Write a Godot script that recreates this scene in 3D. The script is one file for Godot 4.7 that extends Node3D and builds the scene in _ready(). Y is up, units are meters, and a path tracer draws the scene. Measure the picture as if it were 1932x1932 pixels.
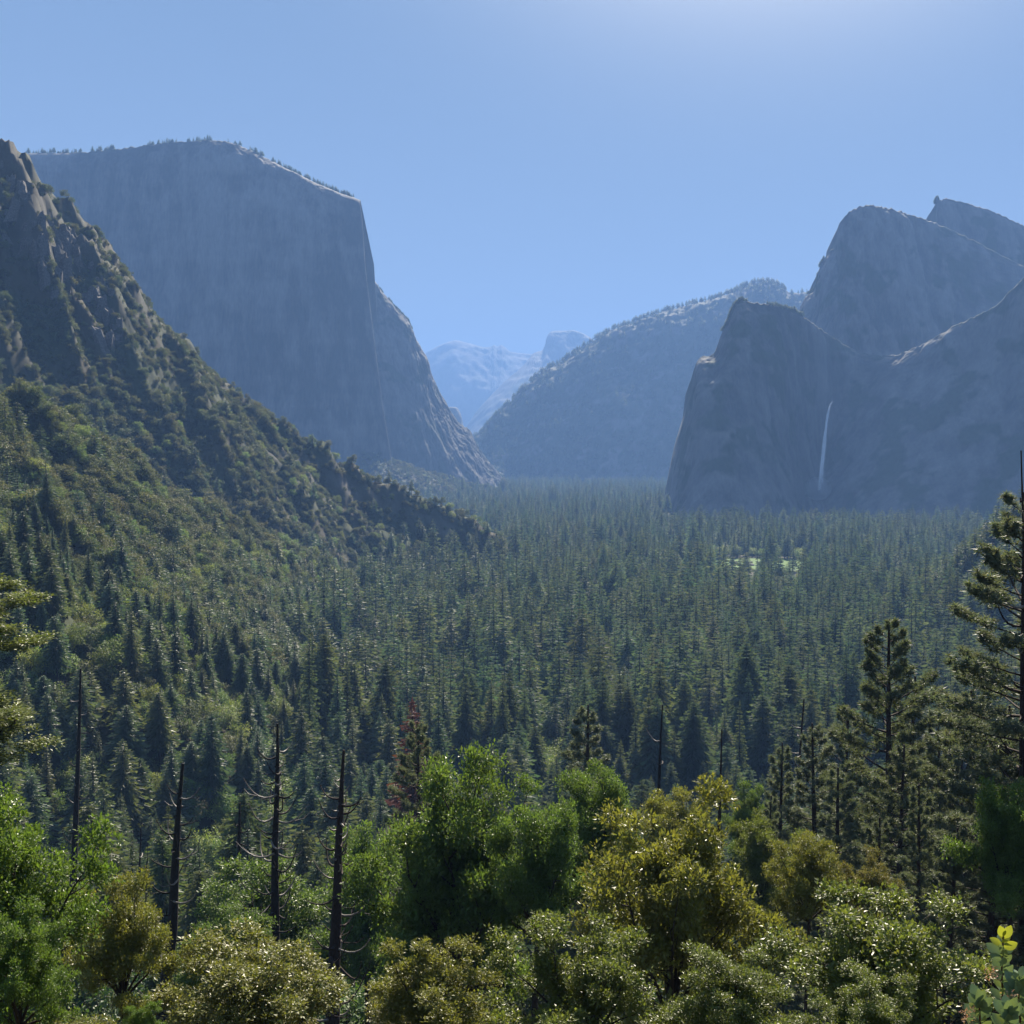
extends Node3D
# A glaciated granite valley seen from an overlook, morning sun ahead and to the right. Metres, y up, eye at the origin.

const F := 2250.0            # focal length in the 1932-wide measuring frame of the photograph
const PITCH := 2.95
var cam_basis := Basis(Vector3.RIGHT, deg_to_rad(-PITCH))
var rng := RandomNumberGenerator.new()
var noise := FastNoiseLite.new()
var fine := FastNoiseLite.new()
var M := {}
var names := {}

# ---------------------------------------------------------------- helpers
func at(px: float, py: float, depth: float) -> Vector3:
	# the place seen at a picture position, at a given distance ahead
	var d := cam_basis * Vector3((px - 966.0) / F, -(py - 966.0) / F, -1.0)
	return d * (depth / -d.z)

func seen(p: Vector3) -> Vector2:
	var q := cam_basis.inverse() * p
	if q.z > -0.5:
		return Vector2(-9999, 9999)
	return Vector2(966.0 + F * q.x / -q.z, 966.0 - F * q.y / -q.z)

func rnd(a: float, b: float) -> float:
	return rng.randf_range(a, b)

func numbered(n: String) -> String:
	var k: int = names.get(n, 0)
	names[n] = k + 1
	return n if k == 0 else "%s_%03d" % [n, k]

func thing(called: String, label: String, category: String, where: Vector3, group := "") -> Node3D:
	var o := Node3D.new()
	o.name = numbered(called)
	add_child(o)
	o.position = where
	tag(o, label, category, group)
	return o

func tag(o: Node, label: String, category: String, group := "") -> void:
	o.set_meta("label", label)
	o.set_meta("category", category)
	if group != "":
		o.set_meta("group", group)

func part(called: String, mesh: Mesh, mat: Material, parent: Node, kind := "") -> MeshInstance3D:
	var o := MeshInstance3D.new()
	o.name = called
	o.mesh = mesh
	if mat:
		o.material_override = mat
	parent.add_child(o, true)
	if kind != "":
		o.set_meta("kind", kind)
	return o

func structure(called: String, mesh: Mesh, mat: Material, label: String, category: String) -> MeshInstance3D:
	var o := part(numbered(called), mesh, mat, self, "structure")
	tag(o, label, category)
	return o

func raw_mesh(v: PackedVector3Array, c: PackedColorArray, mat: Material = null, am: ArrayMesh = null) -> ArrayMesh:
	var a := []
	a.resize(Mesh.ARRAY_MAX)
	a[Mesh.ARRAY_VERTEX] = v
	if c.size():
		a[Mesh.ARRAY_COLOR] = c
	if am == null:
		am = ArrayMesh.new()
	am.add_surface_from_arrays(Mesh.PRIMITIVE_TRIANGLES, a)
	if mat:
		am.surface_set_material(am.get_surface_count() - 1, mat)
	return am

func add_grid(nu: int, nv: int, v: PackedVector3Array, c: PackedColorArray, mat: Material = null) -> ArrayMesh:
	# v holds nv rows of nu points
	var idx := PackedInt32Array()
	idx.resize((nu - 1) * (nv - 1) * 6)
	var n := PackedVector3Array()
	n.resize(nu * nv)
	var k := 0
	for j in nv - 1:
		for i in nu - 1:
			var a := j * nu + i
			idx[k] = a; idx[k + 1] = a + 1; idx[k + 2] = a + nu
			idx[k + 3] = a + 1; idx[k + 4] = a + nu + 1; idx[k + 5] = a + nu
			k += 6
	for j in nv:
		for i in nu:
			var l := v[j * nu + maxi(i - 1, 0)]
			var r := v[j * nu + mini(i + 1, nu - 1)]
			var u := v[maxi(j - 1, 0) * nu + i]
			var d := v[mini(j + 1, nv - 1) * nu + i]
			n[j * nu + i] = (d - u).cross(r - l).normalized()
	var arr := []
	arr.resize(Mesh.ARRAY_MAX)
	arr[Mesh.ARRAY_VERTEX] = v
	arr[Mesh.ARRAY_NORMAL] = n
	arr[Mesh.ARRAY_INDEX] = idx
	if c.size():
		arr[Mesh.ARRAY_COLOR] = c
	var am := ArrayMesh.new()
	am.add_surface_from_arrays(Mesh.PRIMITIVE_TRIANGLES, arr)
	if mat:
		am.surface_set_material(0, mat)
	return am

class Tubes:
	var v := PackedVector3Array()
	var n := PackedVector3Array()
	var idx := PackedInt32Array()
	func add(pts: Array, radii: Array, sides := 6) -> void:
		var first := v.size()
		var m := pts.size()
		for j in m:
			var t: Vector3 = (pts[mini(j + 1, m - 1)] - pts[maxi(j - 1, 0)]).normalized()
			var a := t.cross(Vector3(0.31, 0.2, 0.93)).normalized()
			var b := t.cross(a)
			for i in sides:
				var w := TAU * i / sides
				var d := a * cos(w) + b * sin(w)
				v.append(pts[j] + d * float(radii[j]))
				n.append(d)
		for j in m - 1:
			for i in sides:
				var p := first + j * sides + i
				var q := first + j * sides + (i + 1) % sides
				idx.append_array([p, p + sides, q, q, p + sides, q + sides])
		for e in 2:
			var ring := first + (0 if e == 0 else (m - 1) * sides)
			for i in range(1, sides - 1):
				if e == 0:
					idx.append_array([ring, ring + i, ring + i + 1])
				else:
					idx.append_array([ring, ring + i + 1, ring + i])
	func mesh(mat: Material = null, am: ArrayMesh = null) -> ArrayMesh:
		var a := []
		a.resize(Mesh.ARRAY_MAX)
		a[Mesh.ARRAY_VERTEX] = v
		a[Mesh.ARRAY_NORMAL] = n
		a[Mesh.ARRAY_INDEX] = idx
		if am == null:
			am = ArrayMesh.new()
		am.add_surface_from_arrays(Mesh.PRIMITIVE_TRIANGLES, a)
		if mat:
			am.surface_set_material(am.get_surface_count() - 1, mat)
		return am

func lin(r: float, g: float, b: float) -> Color:
	return Color(r, g, b).linear_to_srgb()

func mat(called: String, c: Color, rough: float, backlight := 0.0, use_vertex := false, spec := 0.5) -> StandardMaterial3D:
	var m := StandardMaterial3D.new()
	m.resource_name = called
	m.albedo_color = c
	m.roughness = rough
	m.metallic_specular = spec
	if backlight > 0.0:
		m.backlight_enabled = true
		m.backlight = lin(backlight, backlight, backlight * 0.55)
	m.vertex_color_use_as_albedo = use_vertex
	M[called] = m
	return m

func noise_texture(seed_: int, freq: float, lo: Color, hi: Color, size := 512) -> NoiseTexture2D:
	var f := FastNoiseLite.new()
	f.seed = seed_
	f.frequency = freq
	f.fractal_octaves = 5
	var t := NoiseTexture2D.new()
	t.width = size
	t.height = size
	t.seamless = true
	t.noise = f
	var g := Gradient.new()
	g.set_color(0, lo)
	g.set_color(1, hi)
	t.color_ramp = g
	return t

# ---------------------------------------------------------------- terrain
var profile := [[-4000.0, 700.0], [-300.0, 90.0], [-40.0, 4.0], [-8.0, -1.7], [1.5, -1.7], [5.0, -3.6], [15.0, -10.5], [35.0, -22.0], [82.0, -47.0], [150.0, -79.0], [250.0, -112.0], [400.0, -138.0], [600.0, -147.0], [1500.0, -150.0], [20000.0, -150.0]]
var ridges := []

func base_height(x: float, depth: float) -> float:
	var d := depth
	for k in range(1, profile.size()):
		if d <= profile[k][0]:
			var a: Array = profile[k - 1]
			var b: Array = profile[k]
			return lerpf(a[1], b[1], clampf((d - a[0]) / (b[0] - a[0]), 0.0, 1.0))
	return -150.0

func make_ridge(slope: float, pts: Array) -> void:
	var p := PackedVector3Array()
	var lo := Vector3(1e9, 1e9, 1e9)
	var hi := -lo
	for q in pts:
		var w := at(q[0], q[1], q[2])
		p.append(w)
		var reach := maxf(0.0, (w.y + 155.0) / slope)
		lo = lo.min(w - Vector3(reach, 0, reach))
		hi = hi.max(w + Vector3(reach, 0, reach))
	ridges.append({"p": p, "s": slope, "lo": lo, "hi": hi})

func ridge_height(x: float, z: float) -> float:
	var best := -1e9
	for r in ridges:
		var lo: Vector3 = r.lo
		var hi: Vector3 = r.hi
		if x < lo.x or x > hi.x or z < lo.z or z > hi.z:
			continue
		var p: PackedVector3Array = r.p
		var s: float = r.s
		for i in p.size() - 1:
			var a := p[i]
			var b := p[i + 1]
			var dx := b.x - a.x
			var dz := b.z - a.z
			var t := clampf(((x - a.x) * dx + (z - a.z) * dz) / (dx * dx + dz * dz), 0.0, 1.0)
			var ex := x - a.x - dx * t
			var ez := z - a.z - dz * t
			var h := a.y + (b.y - a.y) * t - s * sqrt(ex * ex + ez * ez)
			if h > best:
				best = h
	return best

func height(x: float, z: float) -> float:
	var b := base_height(x, -z)
	var h := b
	var r := ridge_height(x, z)
	if r > -500.0:
		var k := 14.0
		var t := clampf(0.5 + 0.5 * (r - b) / k, 0.0, 1.0)
		h = lerpf(b, r, t) + k * t * (1.0 - t)
	var up := clampf((h - b) / 60.0, 0.0, 1.0)
	var far := clampf((-z - 20.0) / 200.0, 0.0, 1.0)
	h += noise.get_noise_2d(x * 0.35, z * 0.35) * (2.0 * far + 13.0 * up)
	h += noise.get_noise_2d(x * 1.3, z * 1.3) * (0.6 * far + 7.0 * up * clampf((h - b) / 190.0, 0.4, 1.0))
	if up > 0.05 and x < 0.0 and z > -2600.0:
		var u := 0.67 * x - 0.74 * z
		var w := 0.74 * x + 0.67 * z
		h += (0.16 - absf(noise.get_noise_2d(u * 0.75, w * 0.16 + 50.0))) * 46.0 * up * clampf((h - b) / 190.0, 0.22, 1.0) - 2.0 * up
	if up > 0.9 and h > 60.0:
		var c := clampf((h - 60.0) / 120.0, 0.0, 1.0)
		h += (absf(noise.get_noise_2d(x * 2.2, z * 2.2)) - 0.2) * 22.0 * c + fine.get_noise_2d(x * 3.0, z * 3.0) * 9.0 * c
	return h

func build_ground() -> void:
	var angles := []
	var a := -180.0
	while a < 180.0:
		angles.append(a)
		var o := absf(a)
		a += 0.16 if o < 27.0 else (0.8 if o < 40.0 else 8.0)
	angles.append(180.0)
	var radii := []
	var r := 0.6
	while r < 15000.0:
		radii.append(r)
		r *= 1.035 if r < 300.0 else ((1.0065 if r > 1080.0 and r < 1480.0 else 1.011) if r < 2300.0 else 1.045)
	var nu := angles.size()
	var nv := radii.size()
	var v := PackedVector3Array()
	var c := PackedColorArray()
	v.resize(nu * nv)
	c.resize(nu * nv)
	for j in nv:
		for i in nu:
			var w := deg_to_rad(angles[i])
			var x: float = sin(w) * radii[j]
			var z: float = -cos(w) * radii[j]
			var y := height(x, z)
			v[j * nu + i] = Vector3(x, y, z)
			c[j * nu + i] = ground_color(x, y, z)
	structure("ground", add_grid(nu, nv, v, c), M.ground, "wooded valley floor and brushy slopes between the granite walls", "ground")

func ground_color(x: float, y: float, z: float) -> Color:
	var n := noise.get_noise_2d(x * 0.9 + 400.0, z * 0.9)
	var c := Color(0.055, 0.05, 0.026).lerp(Color(0.04, 0.052, 0.022), clampf(0.5 + n * 1.6, 0.0, 1.0))
	var q := noise.get_noise_2d(x * 2.6 - 90.0, z * 2.6)
	var rock := rockiness(x, y, z)
	if rock > 0.0:
		c = c.lerp(Color(0.13, 0.12, 0.105).lerp(Color(0.055, 0.05, 0.045), clampf(0.5 + q * 1.5, 0.0, 1.0)), rock)
	var m := Vector2((x - 331.0) / 95.0, (z + 1570.0) / 75.0).length()
	if m < 1.2:
		c = c.lerp(Color(0.12, 0.2, 0.045), clampf((1.2 - m) * 3.0, 0.0, 1.0))
	return c

func rockiness(x: float, y: float, z: float) -> float:
	# bare rock on the upper left crest, and a strip of scree down the far edge of the left slope
	var n := noise.get_noise_2d(x * 1.1 + 77.0, z * 1.1)
	var r := clampf((y - 185.0) / 120.0 + n * 1.5, 0.0, 0.75) if x < 0.0 and y > 40.0 and z < -900.0 and z > -1500.0 else 0.0
	if x < 0.0 and z < -1200.0 and z > -1600.0:
		var s := seen(Vector3(x, y, z))
		var e := (s.y - (905.0 + (s.x - 640.0) * 0.48)) / 26.0
		if s.x > 470.0 and s.x < 860.0:
			r = maxf(r, clampf(0.9 - absf(e) + n * 1.4, 0.0, 0.7))
	return r

# ---------------------------------------------------------------- cliffs and mountains
func catmull(p: Array, t: float) -> Vector3:
	var n := p.size() - 1
	var i := clampi(int(t), 0, n - 1)
	var f := t - i
	var a: Vector3 = p[maxi(i - 1, 0)]
	var b: Vector3 = p[i]
	var c: Vector3 = p[i + 1]
	var d: Vector3 = p[mini(i + 2, n)]
	var lin_ := b.lerp(c, f)
	return lin_.lerp(b.cubic_interpolate(c, a, d, f), 0.6)

# rows of [px, py, depth], the rim first; a back is added behind the rim so that the body is solid
func loft(rows: Array, nu: int, nv: int, relief: float, streak: float, colours: Array, jag := 0.0, back := 500.0, cell := 1.0, calm := 2.0) -> Dictionary:
	var ctl := []
	for r in rows:
		var line := []
		for q in r:
			line.append(at(q[0], q[1], q[2]))
		ctl.append(line)
	var rim_n: int = ctl[0].size()
	var b1 := []
	var b2 := []
	for q in ctl[0]:
		b1.append(q + Vector3(0, -back * 0.2, -back * 0.5))
		b2.append(Vector3(q.x, minf(-160.0, q.y - back), q.z - back))
	ctl.push_front(b1)
	ctl.push_front(b2)
	var v := PackedVector3Array()
	var c := PackedColorArray()
	var back_rows := 10
	var total := back_rows + nv
	v.resize(nu * total)
	c.resize(nu * total)
	var rim := PackedVector3Array()
	var body := ctl.size() - 3
	for i in nu:
		var tu := float(i) / (nu - 1)
		var col := []
		for line in ctl:
			col.append(catmull(line, tu * (line.size() - 1)))
		for j in total:
			var tv := 2.0 * j / back_rows if j < back_rows else 2.0 + float(j - back_rows) / (nv - 1) * body
			var p := catmull(col, tv) if tv > 2.0 else (col[int(tv)] as Vector3).lerp(col[mini(int(tv) + 1, 2)], tv - int(tv))
			v[j * nu + i] = p
	var out := PackedVector3Array()
	out.resize(v.size())
	for j in total:
		for i in nu:
			var k := j * nu + i
			var l := v[j * nu + maxi(i - 1, 0)]
			var r2 := v[j * nu + mini(i + 1, nu - 1)]
			var u := v[maxi(j - 1, 0) * nu + i]
			var d := v[mini(j + 1, total - 1) * nu + i]
			var n := (d - u).cross(r2 - l).normalized()
			var p := v[k] / cell
			var crack := fine.get_noise_3d(p.x * 0.9, p.y * 0.09, p.z * 0.9)
			var flute := 1.0 - absf(fine.get_noise_3d(p.x * 2.4, p.y * 0.2, p.z * 2.4)) * 2.0
			var big := noise.get_noise_3d(p.x * 0.16, p.y * 0.07, p.z * 0.16)
			var ledge := noise.get_noise_3d(p.x * 0.5, p.y * 1.1, p.z * 0.5)
			var amt := big * relief * 2.6 + crack * relief + flute * relief * 0.35 + ledge * relief * 0.6
			var edge := clampf(float(j - back_rows) / (nv * 0.06), 0.0, 1.0) if j >= back_rows else 0.0
			amt *= lerpf(1.0, 0.12, smoothstep(calm - 0.09, calm - 0.01, float(i) / nu))
			out[k] = v[k] + n * amt * edge
			if jag > 0.0 and j <= back_rows + 1 and j >= back_rows - 3:
				out[k].y += fine.get_noise_2d(p.x * 3.0, p.z * 3.0) * jag
			var s := clampf(0.5 + crack * streak * 0.9 + ledge * streak * 0.45 + big * streak * 0.8 - maxf(0.0, flute - 0.7) * streak * 0.5, 0.0, 1.0)
			c[k] = (colours[0] as Color).lerp(colours[1], s)
			if colours.size() > 2:
				var g := noise.get_noise_3d(p.x * 0.7 + 31.0, p.y * 0.7, p.z * 0.7)
				if j < back_rows:
					g += 0.25
				c[k] = c[k].lerp(colours[2], clampf(g * 5.0 + colours[3], 0.0, 1.0))
			if jag > 0.0 and j < back_rows + 3:
				c[k] = c[k].lerp(Color(0.06, 0.065, 0.04), clampf(0.7 + 2.0 * noise.get_noise_2d(p.x * 1.5, p.z * 1.5), 0.0, 1.0))
	for i in nu:
		rim.append(out[back_rows * nu + i])
	return {"mesh": add_grid(nu, total, out, c), "rim": rim, "v": out, "nu": nu, "total": total, "first": back_rows}

var rims := []

func build_mountains() -> void:
	var granite := [Color(0.07, 0.067, 0.063), Color(0.18, 0.171, 0.158)]
	var wall := loft([
		[[-230, 302, 3560], [45, 290, 3580], [120, 289, 3580], [200, 284, 3580], [260, 276, 3590], [330, 268, 3600], [400, 265, 3610], [440, 270, 3620], [490, 292, 3630], [540, 318, 3640], [590, 343, 3650], [640, 364, 3660], [680, 378, 3680], [672, 384, 3760], [670, 392, 4000], [640, 400, 4500]],
		[[-230, 390, 3520], [45, 385, 3525], [120, 385, 3525], [200, 385, 3520], [260, 383, 3520], [330, 381, 3520], [400, 380, 3525], [450, 382, 3530], [500, 386, 3545], [550, 392, 3555], [595, 400, 3565], [642, 410, 3590], [684, 418, 3620], [674, 420, 3720], [672, 424, 4000], [640, 434, 4500]],
		[[-230, 560, 3500], [45, 530, 3495], [120, 528, 3490], [200, 525, 3490], [265, 522, 3480], [335, 520, 3480], [405, 518, 3485], [455, 517, 3490], [505, 517, 3500], [555, 517, 3510], [600, 517, 3525], [648, 516, 3550], [691, 516, 3580], [682, 517, 3680], [680, 521, 4000], [650, 525, 4500]],
		[[-230, 780, 3440], [45, 740, 3430], [120, 740, 3425], [200, 742, 3420], [270, 742, 3410], [345, 745, 3410], [420, 745, 3410], [475, 748, 3415], [528, 750, 3425], [580, 750, 3435], [628, 752, 3450], [678, 754, 3480], [721, 757, 3505], [711, 760, 3600], [708, 765, 4000], [680, 770, 4500]],
		[[-230, 985, 3320], [45, 985, 3310], [120, 985, 3300], [200, 985, 3300], [275, 985, 3290], [355, 985, 3290], [432, 985, 3290], [490, 985, 3300], [548, 985, 3310], [602, 985, 3320], [652, 985, 3335], [704, 985, 3360], [758, 985, 3390], [746, 985, 3480], [744, 985, 4000], [720, 985, 4500]],
	], 300, 190, 7.0, 1.25, granite, 5.0, 700.0, 1.0, 0.775)
	structure("cliff", wall.mesh, M.rock, "huge sheer grey granite wall with a flat wooded top and square prow", "cliff")
	rims.append([wall, 20, 232, 9.0, 20.0, 2, "rim of the sheer square granite wall"])
	var east := loft([
		[[560, 430, 4300], [690, 512, 4200], [716, 545, 4200], [745, 578, 4220], [770, 605, 4250], [786, 642, 4270], [806, 674, 4300], [815, 708, 4320], [833, 745, 4340], [865, 797, 4380], [886, 811, 4400], [902, 842, 4420], [930, 882, 4450], [958, 918, 4470], [975, 935, 4500]],
		[[560, 640, 4200], [690, 660, 4080], [714, 690, 4060], [742, 710, 4070], [766, 730, 4090], [785, 750, 4110], [805, 770, 4140], [818, 785, 4170], [838, 800, 4200], [868, 835, 4250], [890, 850, 4290], [908, 870, 4330], [935, 900, 4390], [962, 926, 4440], [978, 940, 4480]],
		[[560, 935, 4000], [690, 935, 3900], [720, 935, 3900], [752, 935, 3900], [776, 935, 3910], [794, 935, 3930], [812, 935, 3960], [826, 935, 4000], [846, 935, 4040], [876, 935, 4100], [898, 935, 4160], [916, 935, 4220], [940, 936, 4300], [966, 938, 4400], [982, 942, 4470]],
	], 190, 130, 9.0, 1.2, granite + [Color(0.05, 0.06, 0.035), -0.6], 6.0, 600.0)
	structure("cliff", east.mesh, M.rock, "stepped granite buttress sloping to the forest behind the square prow", "cliff")
	rims.append([east, 25, 60, 6.0, 11.0, 4, "crest of the stepped granite buttress"])
	# walls on the right, round the hanging valley of the waterfall
	var fall_wall := loft([
		[[1262, 930, 2760], [1275, 860, 2740], [1290, 790, 2720], [1306, 735, 2700], [1312, 688, 2690], [1322, 674, 2690], [1346, 668, 2700], [1362, 628, 2710], [1374, 608, 2720], [1386, 576, 2730], [1402, 568, 2740], [1440, 574, 2760], [1475, 580, 2780], [1506, 590, 2820], [1540, 615, 2880], [1577, 640, 2930], [1620, 664, 2935], [1680, 672, 2880], [1740, 650, 2820], [1797, 617, 2765], [1850, 592, 2730], [1880, 577, 2705], [1917, 537, 2670], [1965, 500, 2650], [2150, 450, 2610], [2400, 420, 2510]],
		[[1260, 950, 2720], [1272, 900, 2670], [1287, 840, 2640], [1302, 800, 2610], [1312, 770, 2590], [1324, 750, 2580], [1348, 735, 2580], [1366, 715, 2590], [1380, 700, 2600], [1394, 690, 2610], [1412, 684, 2620], [1445, 684, 2650], [1480, 690, 2700], [1508, 705, 2770], [1540, 735, 2850], [1572, 757, 2900], [1610, 750, 2870], [1670, 735, 2800], [1735, 725, 2750], [1795, 712, 2700], [1850, 700, 2670], [1885, 690, 2650], [1925, 670, 2620], [1970, 650, 2600], [2150, 620, 2560], [2400, 600, 2460]],
		[[1256, 975, 2680], [1266, 950, 2610], [1280, 920, 2560], [1296, 900, 2530], [1310, 880, 2510], [1326, 870, 2500], [1350, 860, 2490], [1370, 850, 2500], [1388, 845, 2510], [1404, 840, 2520], [1424, 840, 2540], [1455, 842, 2580], [1486, 846, 2640], [1512, 855, 2720], [1538, 870, 2800], [1560, 880, 2830], [1600, 870, 2760], [1660, 860, 2680], [1730, 850, 2620], [1795, 845, 2580], [1850, 840, 2550], [1890, 836, 2530], [1930, 826, 2510], [1975, 820, 2490], [2150, 800, 2450], [2400, 780, 2350]],
		[[1250, 1005, 2600], [1258, 1005, 2500], [1272, 1005, 2440], [1290, 1005, 2400], [1308, 1005, 2380], [1326, 1005, 2370], [1352, 1005, 2360], [1374, 1005, 2360], [1394, 1005, 2370], [1412, 1005, 2380], [1434, 1005, 2400], [1464, 1005, 2440], [1490, 1005, 2500], [1512, 1005, 2560], [1535, 1005, 2620], [1556, 1005, 2640], [1595, 1005, 2560], [1655, 1005, 2480], [1725, 1005, 2420], [1795, 1005, 2390], [1850, 1005, 2370], [1892, 1005, 2350], [1935, 1005, 2330], [1980, 1005, 2310], [2150, 1005, 2270], [2400, 1005, 2200]],
	], 330, 150, 5.0, 0.95, granite + [Color(0.05, 0.06, 0.035), -0.2], 5.0, 300.0)
	structure("cliff", fall_wall.mesh, M.rock, "dark shaded granite wall with a notch where the thin waterfall drops", "cliff")
	rims.append([fall_wall, 90, 175, 8.0, 14.0, 3, "top of the dark wall beside the waterfall"])
	var high := loft([
		[[1498, 600, 3600], [1508, 588, 3560], [1522, 558, 3520], [1541, 546, 3490], [1546, 508, 3470], [1562, 478, 3450], [1579, 462, 3440], [1583, 424, 3430], [1602, 399, 3430], [1632, 387, 3440], [1655, 388, 3460], [1690, 396, 3490], [1722, 406, 3520], [1764, 420, 3560], [1830, 450, 3600], [1950, 510, 3650], [2200, 600, 3700]],
		[[1490, 660, 3480], [1502, 650, 3440], [1518, 640, 3400], [1538, 630, 3370], [1548, 615, 3350], [1564, 600, 3330], [1582, 590, 3320], [1592, 580, 3310], [1610, 570, 3310], [1638, 565, 3320], [1660, 565, 3340], [1696, 568, 3370], [1728, 572, 3400], [1770, 580, 3440], [1835, 600, 3480], [1955, 640, 3530], [2200, 700, 3580]],
		[[1480, 780, 3300], [1494, 780, 3280], [1514, 780, 3260], [1536, 780, 3240], [1550, 780, 3230], [1566, 780, 3220], [1586, 780, 3210], [1600, 780, 3200], [1620, 780, 3200], [1645, 780, 3210], [1668, 780, 3220], [1702, 780, 3240], [1735, 780, 3260], [1780, 780, 3300], [1840, 780, 3340], [1960, 780, 3400], [2200, 780, 3450]],
	], 190, 120, 9.0, 1.2, granite + [Color(0.05, 0.06, 0.035), -0.35], 6.0, 260.0)
	structure("cliff", high.mesh, M.rock, "rounded dark granite summit rising above the waterfall wall", "cliff")
	rims.append([high, 25, 55, 8.0, 15.0, 5, "rounded dark granite summit"])
	var tooth := loft([
		[[1764, 470, 3900], [1765, 432, 3850], [1766, 384, 3820], [1772, 377, 3810], [1788, 375, 3810], [1830, 385, 3830], [1880, 401, 3850], [1935, 428, 3880], [2020, 470, 3920], [2200, 560, 3980]],
		[[1763, 560, 3820], [1764, 540, 3780], [1767, 520, 3740], [1774, 510, 3730], [1790, 505, 3730], [1834, 510, 3750], [1884, 520, 3770], [1940, 540, 3800], [2025, 570, 3840], [2200, 640, 3900]],
		[[1745, 720, 3700], [1760, 720, 3690], [1768, 720, 3680], [1776, 720, 3680], [1794, 720, 3680], [1838, 720, 3690], [1890, 720, 3700], [1945, 720, 3720], [2030, 720, 3760], [2200, 720, 3800]],
	], 130, 90, 3.5, 1.2, granite + [Color(0.05, 0.06, 0.035), -0.35], 5.0, 260.0)
	structure("cliff", tooth.mesh, M.rock, "square stepped granite summit behind the rounded one", "cliff")
	rims.append([tooth, 30, 42, 9.0, 18.0, 8, "square stepped granite summit"])
	# the forested ridge in the middle
	var mid := loft([
		[[860, 870, 5700], [895, 832, 5750], [925, 798, 5780], [950, 772, 5800], [985, 738, 5850], [1020, 704, 5900], [1060, 682, 5950], [1100, 656, 6000], [1150, 625, 6050], [1200, 606, 6080], [1250, 588, 6100], [1300, 575, 6120], [1340, 566, 6130], [1380, 553, 6140], [1412, 538, 6150], [1440, 532, 6150], [1468, 538, 6150], [1490, 552, 6140], [1515, 552, 6130], [1560, 545, 6120], [1700, 530, 6100], [1900, 520, 6100]],
		[[860, 900, 5400], [895, 880, 5400], [930, 862, 5400], [960, 850, 5400], [995, 830, 5420], [1030, 805, 5450], [1070, 790, 5480], [1108, 775, 5500], [1155, 760, 5520], [1203, 750, 5540], [1252, 740, 5550], [1300, 733, 5560], [1340, 728, 5570], [1380, 720, 5580], [1412, 715, 5580], [1440, 712, 5580], [1468, 715, 5580], [1490, 720, 5570], [1515, 720, 5560], [1560, 715, 5560], [1700, 705, 5550], [1900, 700, 5540]],
		[[860, 925, 5050], [895, 925, 5000], [930, 925, 4980], [960, 925, 5270], [995, 925, 5250], [1030, 925, 5220], [1070, 925, 5200], [1108, 925, 5180], [1155, 925, 5170], [1203, 925, 5160], [1252, 925, 5140], [1300, 925, 5120], [1340, 925, 5110], [1380, 925, 5100], [1412, 925, 5100], [1440, 925, 5100], [1468, 925, 5100], [1490, 925, 5100], [1515, 925, 5100], [1560, 925, 5100], [1700, 925, 5080], [1900, 925, 5060]],
	], 240, 110, 16.0, 1.0, [Color(0.05, 0.06, 0.035), Color(0.1, 0.105, 0.065), Color(0.16, 0.15, 0.14), -0.9], 8.0, 900.0)
	structure("mountain", mid.mesh, M.rock, "long forested ridge descending into the middle of the valley", "mountain")
	rims.append([mid, 12, 190, 18.0, 34.0, 1, "crest of the long forested ridge"])
	var pillar := loft([
		[[828, 800, 7600], [838, 775, 7550], [846, 768, 7500], [862, 769, 7500], [869, 780, 7520], [873, 800, 7560], [876, 815, 7600]],
		[[826, 850, 7450], [836, 845, 7400], [846, 842, 7350], [862, 842, 7350], [871, 846, 7380], [877, 852, 7420], [882, 860, 7460]],
		[[824, 930, 7200], [834, 930, 7150], [846, 930, 7100], [862, 930, 7100], [873, 930, 7130], [880, 930, 7160], [888, 930, 7200]],
	], 50, 40, 10.0, 1.0, granite, 0.0, 500.0)
	structure("cliff", pillar.mesh, M.rock, "small rounded granite pillar far up the valley beside the buttress", "cliff")
	var dome := loft([
		[[860, 838, 11800], [900, 775, 12000], [950, 722, 12300], [985, 692, 12600], [1005, 668, 12900], [1012, 664, 12950], [1024, 660, 13000], [1032, 640, 13030], [1037, 627, 13050], [1046, 624, 13080], [1068, 624, 13100], [1082, 623, 13100], [1100, 629, 13100], [1122, 642, 13100], [1160, 670, 13100], [1250, 720, 13100]],
		[[850, 880, 11000], [890, 850, 11000], [945, 810, 11100], [985, 780, 11300], [1003, 750, 11600], [1012, 742, 11700], [1026, 730, 11900], [1033, 705, 12300], [1040, 690, 12500], [1048, 685, 12550], [1070, 685, 12600], [1084, 690, 12600], [1102, 700, 12600], [1126, 712, 12600], [1165, 730, 12600], [1250, 760, 12600]],
		[[840, 930, 10000], [880, 930, 10000], [940, 930, 10000], [985, 930, 10000], [1003, 930, 10100], [1012, 930, 10200], [1028, 930, 10300], [1034, 930, 10400], [1042, 930, 10500], [1050, 930, 10600], [1072, 930, 10700], [1086, 930, 10700], [1104, 930, 10700], [1130, 930, 10700], [1170, 930, 10700], [1250, 930, 10700]],
	], 150, 70, 22.0, 1.0, granite + [Color(0.05, 0.06, 0.035), -0.3], 0.0, 900.0, 2.6)
	structure("mountain", dome.mesh, M.rock, "far granite dome cut in half with a sheer face", "mountain")
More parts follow.
